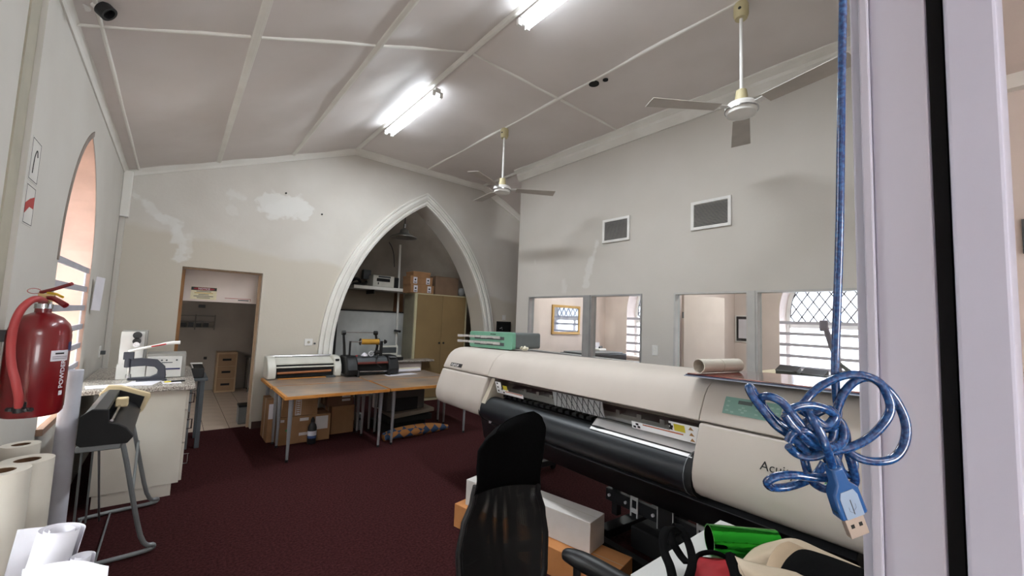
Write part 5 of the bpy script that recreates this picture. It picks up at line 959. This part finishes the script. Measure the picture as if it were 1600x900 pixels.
# ================= USB CABLE =================
t = thing('usb_cable', 'translucent blue USB cable hanging in a tangled loop at the door frame', 'cable', (0.354, 0.07534, 1.583))
m_cab = bpy.data.materials.new('blue_cable'); m_cab.use_nodes = True; nt = m_cab.node_tree; bsd = nt.nodes['Principled BSDF']; bsd.inputs['Roughness'].default_value = .22; bsd.inputs['Coat Weight'].default_value = .7
tc = nt.nodes.new('ShaderNodeTexCoord'); wv = nt.nodes.new('ShaderNodeTexNoise'); wv.inputs['Scale'].default_value = 420; wv.inputs['Detail'].default_value = 1; nt.links.new(tc.outputs['Object'], wv.inputs['Vector']); rp = nt.nodes.new('ShaderNodeValToRGB'); nt.links.new(wv.outputs[0], rp.inputs[0])
rp.color_ramp.elements[0].position = .40; rp.color_ramp.elements[1].position = .66; rp.color_ramp.elements[0].color = rgb((16, 50, 100)); rp.color_ramp.elements[1].color = rgb((34, 84, 140)); nt.links.new(rp.outputs[0], bsd.inputs[0])
cables = [
 [(0.3447, 0.06764, 1.861), (0.3484, 0.07011, 1.807), (0.3491, 0.07215, 1.743), (0.3514, 0.07454, 1.676), (0.3522, 0.07714, 1.618), (0.3528, 0.07894, 1.583), (0.3562, 0.07971, 1.561), (0.3611, 0.08005, 1.543), (0.3591, 0.08305, 1.53)],
 [(0.3378, 0.09455, 1.55), (0.3435, 0.09042, 1.558), (0.3479, 0.08342, 1.566), (0.3537, 0.0741, 1.572), (0.3578, 0.06546, 1.573), (0.3628, 0.05796, 1.569), (0.364, 0.05394, 1.56), (0.3643, 0.05324, 1.552), (0.3607, 0.05569, 1.544), (0.3551, 0.06126, 1.535), (0.3485, 0.06855, 1.528), (0.3411, 0.07632, 1.524), (0.3347, 0.08442, 1.521), (0.3292, 0.09185, 1.518), (0.325, 0.09602, 1.523)],
 [(0.3564, 0.08008, 1.543), (0.3556, 0.07871, 1.55), (0.3559, 0.07476, 1.561), (0.3587, 0.06903, 1.569), (0.3627, 0.06176, 1.571), (0.3685, 0.05389, 1.563), (0.3725, 0.04912, 1.552), (0.3733, 0.04706, 1.541), (0.3715, 0.04832, 1.53), (0.3663, 0.05209, 1.522), (0.3595, 0.05795, 1.519), (0.3538, 0.0652, 1.519), (0.3509, 0.0711, 1.522), (0.3509, 0.07567, 1.528), (0.3526, 0.07863, 1.537)],
 [(0.3264, 0.08853, 1.522), (0.3185, 0.09403, 1.531), (0.3107, 0.101, 1.538), (0.3065, 0.1063, 1.546), (0.3038, 0.1115, 1.554), (0.3032, 0.1151, 1.561), (0.3101, 0.1161, 1.56), (0.3178, 0.1133, 1.551), (0.3248, 0.1087, 1.541), (0.3339, 0.1008, 1.533)],
 [(0.3245, 0.08181, 1.527), (0.3167, 0.0871, 1.538), (0.3126, 0.09213, 1.546), (0.3098, 0.09763, 1.554), (0.3067, 0.1036, 1.557), (0.3082, 0.1091, 1.555), (0.3158, 0.1103, 1.546), (0.3249, 0.1064, 1.537), (0.3326, 0.0997, 1.528), (0.3374, 0.09366, 1.523)],
 [(0.3399, 0.07906, 1.506), (0.3303, 0.08698, 1.506), (0.3205, 0.09488, 1.507), (0.3145, 0.1025, 1.505), (0.3134, 0.1078, 1.5), (0.3206, 0.1076, 1.495), (0.3309, 0.1018, 1.495), (0.3412, 0.0943, 1.499), (0.3469, 0.08914, 1.504), (0.3503, 0.08555, 1.512)],
 [(0.3343, 0.0929, 1.517), (0.3371, 0.09162, 1.507), (0.3424, 0.08952, 1.499), (0.3499, 0.08503, 1.495), (0.3563, 0.08223, 1.497), (0.3574, 0.08304, 1.506), (0.3506, 0.08485, 1.517)],
 [(0.3112, 0.09598, 1.546), (0.3146, 0.09266, 1.551), (0.3228, 0.08577, 1.553), (0.3333, 0.07883, 1.55), (0.3414, 0.07673, 1.544), (0.3442, 0.08021, 1.537), (0.3405, 0.08851, 1.536), (0.3333, 0.09677, 1.539), (0.3236, 0.09908, 1.543)],
 [(0.3058, 0.09503, 1.547), (0.3089, 0.0918, 1.541), (0.3152, 0.08742, 1.534), (0.3238, 0.0823, 1.528), (0.334, 0.0767, 1.527), (0.3438, 0.07345, 1.531), (0.3487, 0.075, 1.54), (0.348, 0.08027, 1.545)],
 [(0.3488, 0.07837, 1.544), (0.3516, 0.07432, 1.536), (0.3539, 0.07365, 1.524), (0.3588, 0.07217, 1.512), (0.3635, 0.07193, 1.502), (0.3659, 0.07599, 1.494), (0.3651, 0.07989, 1.5), (0.3647, 0.08174, 1.511), (0.3652, 0.08027, 1.521)],
 [(0.3509, 0.08271, 1.522), (0.3536, 0.07991, 1.516), (0.3577, 0.0775, 1.507), (0.3651, 0.07425, 1.505), (0.3697, 0.07362, 1.512), (0.3675, 0.0772, 1.52)],
 [(0.3114, 0.0948, 1.53), (0.3111, 0.09181, 1.536), (0.3143, 0.08643, 1.538), (0.3223, 0.0805, 1.532), (0.3278, 0.07928, 1.525), (0.3267, 0.08588, 1.52), (0.3237, 0.09351, 1.52), (0.3188, 0.09707, 1.525)],
 [(0.325, 0.09209, 1.549), (0.3289, 0.0868, 1.545), (0.334, 0.08051, 1.54), (0.338, 0.0766, 1.546), (0.3394, 0.08028, 1.55), (0.3374, 0.08757, 1.545), (0.3345, 0.09345, 1.536), (0.3326, 0.09598, 1.526), (0.336, 0.09114, 1.521)],
 [(0.3194, 0.08631, 1.549), (0.3158, 0.08203, 1.544), (0.3169, 0.07909, 1.538), (0.32, 0.07735, 1.53), (0.3254, 0.07645, 1.522), (0.3305, 0.07582, 1.513)],
 [(0.3237, 0.09692, 1.538), (0.3274, 0.0923, 1.528), (0.3331, 0.08537, 1.525), (0.3399, 0.07936, 1.529), (0.3463, 0.07861, 1.537)]]
cm_ = M()
for i, c in enumerate(cables): cm_.tube(c, (.0027 if i else .0025), 12, sub=8)
put('cord', cm_, m_cab, t, angle=80)
pa, pb = Vector((0.3303, 0.07573, 1.515)), Vector((0.3438, 0.07039, 1.485)); dr = (pb - pa).normalized(); sd = Vector((.772, -.634, .04)); sd = (sd - dr * sd.dot(dr)).normalized(); nn = dr.cross(sd)
L = (pb - pa).length
def pl(prof, z0, z1): return M().prism(prof, lambda a, b, q: pa + sd * a + dr * b + nn * q, z0, z1)
put('plug_body', pl([(-.0035, -.002), (.0035, -.002), (.0042, L * .25), (.0082, L * .42), (.0088, L * .92), (.0080, L * .97), (-.0080, L * .97), (-.0088, L * .92), (-.0082, L * .42), (-.0042, L * .25)], -.0042, .0042), mat('blue_clear_plug', (40, 86, 142), .25, coat=.6), t, bevel=.0012)
put('inner_shell', pl([(-.004, L * .40), (.004, L * .40), (.0056, L * .52), (.0056, L * .95), (-.0056, L * .95), (-.0056, L * .52)], -.0046, .0046), mat('inner_plug_grey', (140, 158, 180), .4), t, label='pale inner shell with a trident mark')
tr = M(); 
for z in (-.0048, .0044):
    tr.cyl(pa + dr * L * .58 + nn * (z + .0002), pa + dr * L * .88 + nn * (z + .0002), .0003, n=4); tr.tube([pa + dr * L * .82 + nn * z, pa + dr * L * .76 + sd * .0022 + nn * z, pa + dr * L * .68 + sd * .0022 + nn * z], .0003, 4); tr.tube([pa + dr * L * .86 + nn * z, pa + dr * L * .80 - sd * .0022 + nn * z, pa + dr * L * .72 - sd * .0022 + nn * z], .0003, 4)
put('trident_symbol', tr, m_darkgrey, t)
sh = put('metal_connector', pl([(-.006, L * .97), (.006, L * .97), (.006, L * .97 + .0145), (-.006, L * .97 + .0145)], -.0022, .0022), mat('plug_nickel', (206, 190, 176), .35, .6), t, bevel=.0004)
for s in (-1, 1):
    for zz_ in (-.0023, .0021): put('latch_hole', pl(rect(s * .0026 - .0011, L * .97 + .0052, s * .0026 + .0011, L * .97 + .0078), zz_, zz_ + .0002), m_blackmatte, sh, smooth=False)
# ================= CEILING FITTINGS =================
def fan(hub, angs, L, lbl, droop=.0):
    x, y, z = hub; t = thing('ceiling_fan', lbl, 'fan', (x, y, z - .03), group='white three bladed ceiling fans'); zc = ceil_z(x) - .03; m_fc = mat('cream_fan_plastic', (200, 188, 148), .5); m_fb = mat('fan_blade_white', (186, 178, 170), .45)
    cp_ = put('canopy', M().lathe([(0, 0), (.045, 0), (.055, -.02), (.055, -.10), (.045, -.13), (0, -.13)], (x, y, zc), 20), m_fc, t); put('vent_hole', M().cyl((x - .056, y - .01, zc - .07), (x - .05, y - .01, zc - .07), .012, n=8), m_black, cp_)
    put('downrod', M().cyl((x, y, z + .10), (x, y, zc - .12), .013), m_white, t); put('motor_cover', M().lathe([(0, .15), (.038, .15), (.05, .06), (.052, .04), (0, .04)], (x, y, z), 20), m_fc, t)
    put('motor', M().lathe([(0, .045), (.10, .04), (.118, .02), (.118, -.01), (.11, -.02), (.105, -.045), (.07, -.06), (0, -.062)], (x, y, z), 32), m_white, t); put('trim_ring', M().ring((x, y, z - .018), (x, y, z - .008), .121, .115, 32), m_chrome, t)
    for a in angs:
        a = A(a); d = Vector((math.cos(a), math.sin(a), 0)); n = Vector((-d.y, d.x, 0)); o = Vector((x, y, z)); b = M(); w0, w1 = .062, .08
        f = lambda r, s, h: o + d * r + n * s + Vector((0, 0, h - s * .10))
        b.add([f(.19, -w0, 0), f(.19, w0, 0), f(L, w1, 0), f(L, -w1, 0), f(.19, -w0, .004), f(.19, w0, .004), f(L, w1, .004), f(L, -w1, .004)], [(0, 1, 2, 3), (7, 6, 5, 4), (0, 4, 5, 1), (1, 5, 6, 2), (2, 6, 7, 3), (3, 7, 4, 0)])
        bl = put('blade', b, m_fb, t, smooth=False); put('blade_bracket', M().add([f(.09, -.02, .006), f(.09, .02, .006), f(.25, .035, .006), f(.25, -.035, .006), f(.09, -.02, .010), f(.09, .02, .010), f(.25, .035, .010), f(.25, -.035, .010)], [(0, 1, 2, 3), (7, 6, 5, 4), (0, 4, 5, 1), (1, 5, 6, 2), (2, 6, 7, 3), (3, 7, 4, 0)]), m_white, bl, smooth=False)
fan((3.30, 4.34, 3.36), (-32, 83, 203), .72, 'farther white three bladed ceiling fan near the partition corner')
fan((3.32, 1.305, 3.33), (144, 22, 258), .74, 'nearer white three bladed ceiling fan hanging before the partition')
m_tube = mat('lit_tube', (236, 246, 255), .4, emis=13)
def tubelight(x, y0, y1, lbl, n=2):
    t = thing('fluorescent_light', lbl, 'light', (x, (y0 + y1) / 2, 4.14), group='fluorescent tube lights along the ceiling')
    put('batten', M().box((x - .035, y0, 4.12), (x + .035, y1, 4.175)), m_white, t, bevel=.004)
    for s in (-1, 1):
        put('tube', M().cyl((x + s * .045, y0 + .03, 4.10), (x + s * .045, y1 - .03, 4.10), .014, n=12), m_tube, t)
        for y in (y0, y1 - .03): put('end_holder', M().box((x + s * .045 - .018, y, 4.08), (x + s * .045 + .018, y + .03, 4.14)), m_white, t, bevel=.003)
    l = bpy.data.lights.new('tube_glow', 'AREA'); l.shape = 'RECTANGLE'; l.size = .14; l.size_y = y1 - y0; l.energy = TUBE_POWER; l.color = (.90, .96, 1); lo = bpy.data.objects.new('tube_glow', l); COL.objects.link(lo); lo.location = (0, 0, -.06); lo.parent = t
    return t
tubelight(2.10, 4.03, 5.42, 'lit twin fluorescent tube light nearer the arched end wall')
tubelight(2.10, 1.18, 2.58, 'lit twin fluorescent tube light at the top edge, nearer the entrance')
# ================= OFFICES =================
t = thing('framed_picture', 'gilt framed blue picture on the far office wall', 'picture', (5.95, 5.6, 1.37))
put('frame', M().prism(rect(5.57, 1.37, 6.36, 1.935), xz(5.6), -.03, 0, [rect(5.62, 1.42, 6.31, 1.885)]), mat('gilt_frame', (188, 150, 86), .4, .3), t, bevel=.006)
put('print', M().box((5.61, 5.585, 1.41), (6.32, 5.592, 1.895)), mat('pale_blue_print', (190, 200, 216), .2, c2=(110, 130, 168), scale=3, coat=.8, lo=.45, hi=.55), t, smooth=False); put('glazing', M().box((5.615, 5.58, 1.415), (6.315, 5.583, 1.89)), glass('picture_glass', (255, 255, 255), .25, .02), t, smooth=False)
t = thing('framed_certificate', 'black and white framed certificate on the outer office wall beside the big window', 'certificate', (7.2, 2.81, 1.4))
put('frame', M().prism(rect(2.66, 1.40, 2.93, 1.83), yz(7.2), -.02, 0, [rect(2.675, 1.415, 2.915, 1.815)]), m_white, t); put('mount', M().box((7.188, 2.67, 1.41), (7.192, 2.92, 1.82)), m_black, t, smooth=False); put('certificate_sheet', M().box((7.184, 2.71, 1.46), (7.187, 2.88, 1.77)), m_paper, t, smooth=False)
t = thing('office_door', 'pale open office door leaf seen through the third partition window', 'door', (5.2, 2.76, 0)); dd = math.atan2(-.18, .85)
put('leaf', M().box((5.16, 2.74, 0.01), (5.98, 2.78, 2.03), rz=dd, c=(5.16, 2.76, 0)), m_office, t, bevel=.003); put('hinge', M().cyl((5.15, 2.75, 1.72), (5.15, 2.75, 1.80), .012), m_greymetal, t)
t = thing('office_desk', 'cream topped counter in the near office below the big window', 'counter', (5.8, 1.3, 0)); put('counter_top', M().box((5.22, .35, 1.04), (6.5, 2.08, 1.09)), mat('cream_counter', (206, 196, 166), .45), t, bevel=.004); put('base', M().box((5.3, .4, 0), (6.45, 2.0, 1.04)), m_office, t, smooth=False)
t = thing('lamp_arm', 'grey angled lamp arm standing on the near office counter', 'arm', (5.5, 1.22, 1.09)); put('arm', M().tube([(5.5, 1.20, 1.10), (5.5, 1.20, 1.25), (5.5, 1.27, 1.50), (5.5, 1.31, 1.66)], .028, 8), mat('violet_grey_metal', (150, 144, 160), .5), t); put('head', M().box((5.47, 1.29, 1.62), (5.53, 1.36, 1.74)), mat('violet_grey_metal', (150, 144, 160), .5), t, bevel=.01); put('strut', M().cyl((5.5, 1.22, 1.30), (5.5, 1.0, 1.12), .02), m_greymetal, t)
for x, y, r, lbl in ((5.75, 1.75, .3, 'dark slanted folder heap at the left of the near office counter'), (5.6, 1.45, -.2, 'dark small device in the middle of the near office counter')):
    t = thing('desk_device', lbl, 'device', (x, y, 1.09)); put('body', M().box((x - .12, y - .16, 1.091), (x + .12, y + .12, 1.14), rz=r), m_darkgrey, t, bevel=.01); put('screen', M().add([(x - .1, y - .12, 1.14), (x - .1, y + .1, 1.14), (x + .06, y + .1, 1.19), (x + .06, y - .12, 1.19), (x - .1, y - .12, 1.13), (x - .1, y + .1, 1.13), (x + .08, y + .1, 1.14), (x + .08, y - .12, 1.14)], [(0, 1, 2, 3), (4, 5, 6, 7), (0, 4, 5, 1), (1, 5, 6, 2), (2, 6, 7, 3), (3, 7, 4, 0)]), m_black, t)
tag(put('leather_bag', M().lathe([(0, 0), (.13, 0), (.16, .04), (.13, .10), (.05, .15), (0, .155)], (5.75, .78, 1.091), 20), mat('tan_leather', (150, 110, 100), .5)), 'rounded tan bag at the right end of the near office counter', 'bag')
t = thing('plotter', 'black topped plotter and papers in the far office below the picture', 'plotter', (6.1, 4.95, 0)); put('body', M().box((5.35, 4.55, .95), (6.5, 5.15, 1.075)), m_black, t, bevel=.012); put('lid', M().box((5.40, 4.60, 1.075), (6.45, 5.1, 1.10)), m_greymetal, t, bevel=.006); put('stand', M().box((5.5, 4.6, .62), (6.4, 5.1, .95)), mat('dull_maroon', (120, 76, 76), .6), t, bevel=.004)
for x in (5.52, 6.36):
    for y in (4.62, 5.06): put('leg', M().box((x - .02, y - .02, 0), (x + .02, y + .02, .62)), m_greymetal, t)
tag(put('blue_folder', M().box((5.22, 4.62, 1.02), (5.36, 5.1, 1.035)), mat('blue_card', (96, 130, 170), .5)), 'blue folder beside the far office plotter', 'folder') if False else None
t = thing('white_telephone', 'white desk telephone on the far office plotter', 'telephone', (6.2, 4.95, 1.101)); put('base', M().box((6.1, 4.86, 1.101), (6.3, 5.02, 1.145)), m_white, t, bevel=.01); put('handset', M().tube([(6.12, 4.88, 1.165), (6.2, 4.9, 1.18), (6.28, 4.95, 1.165)], .018, 8), m_darkgrey, t); put('back', M().box((6.12, 5.02, 1.101), (6.3, 5.03, 1.25)), m_paper, t)
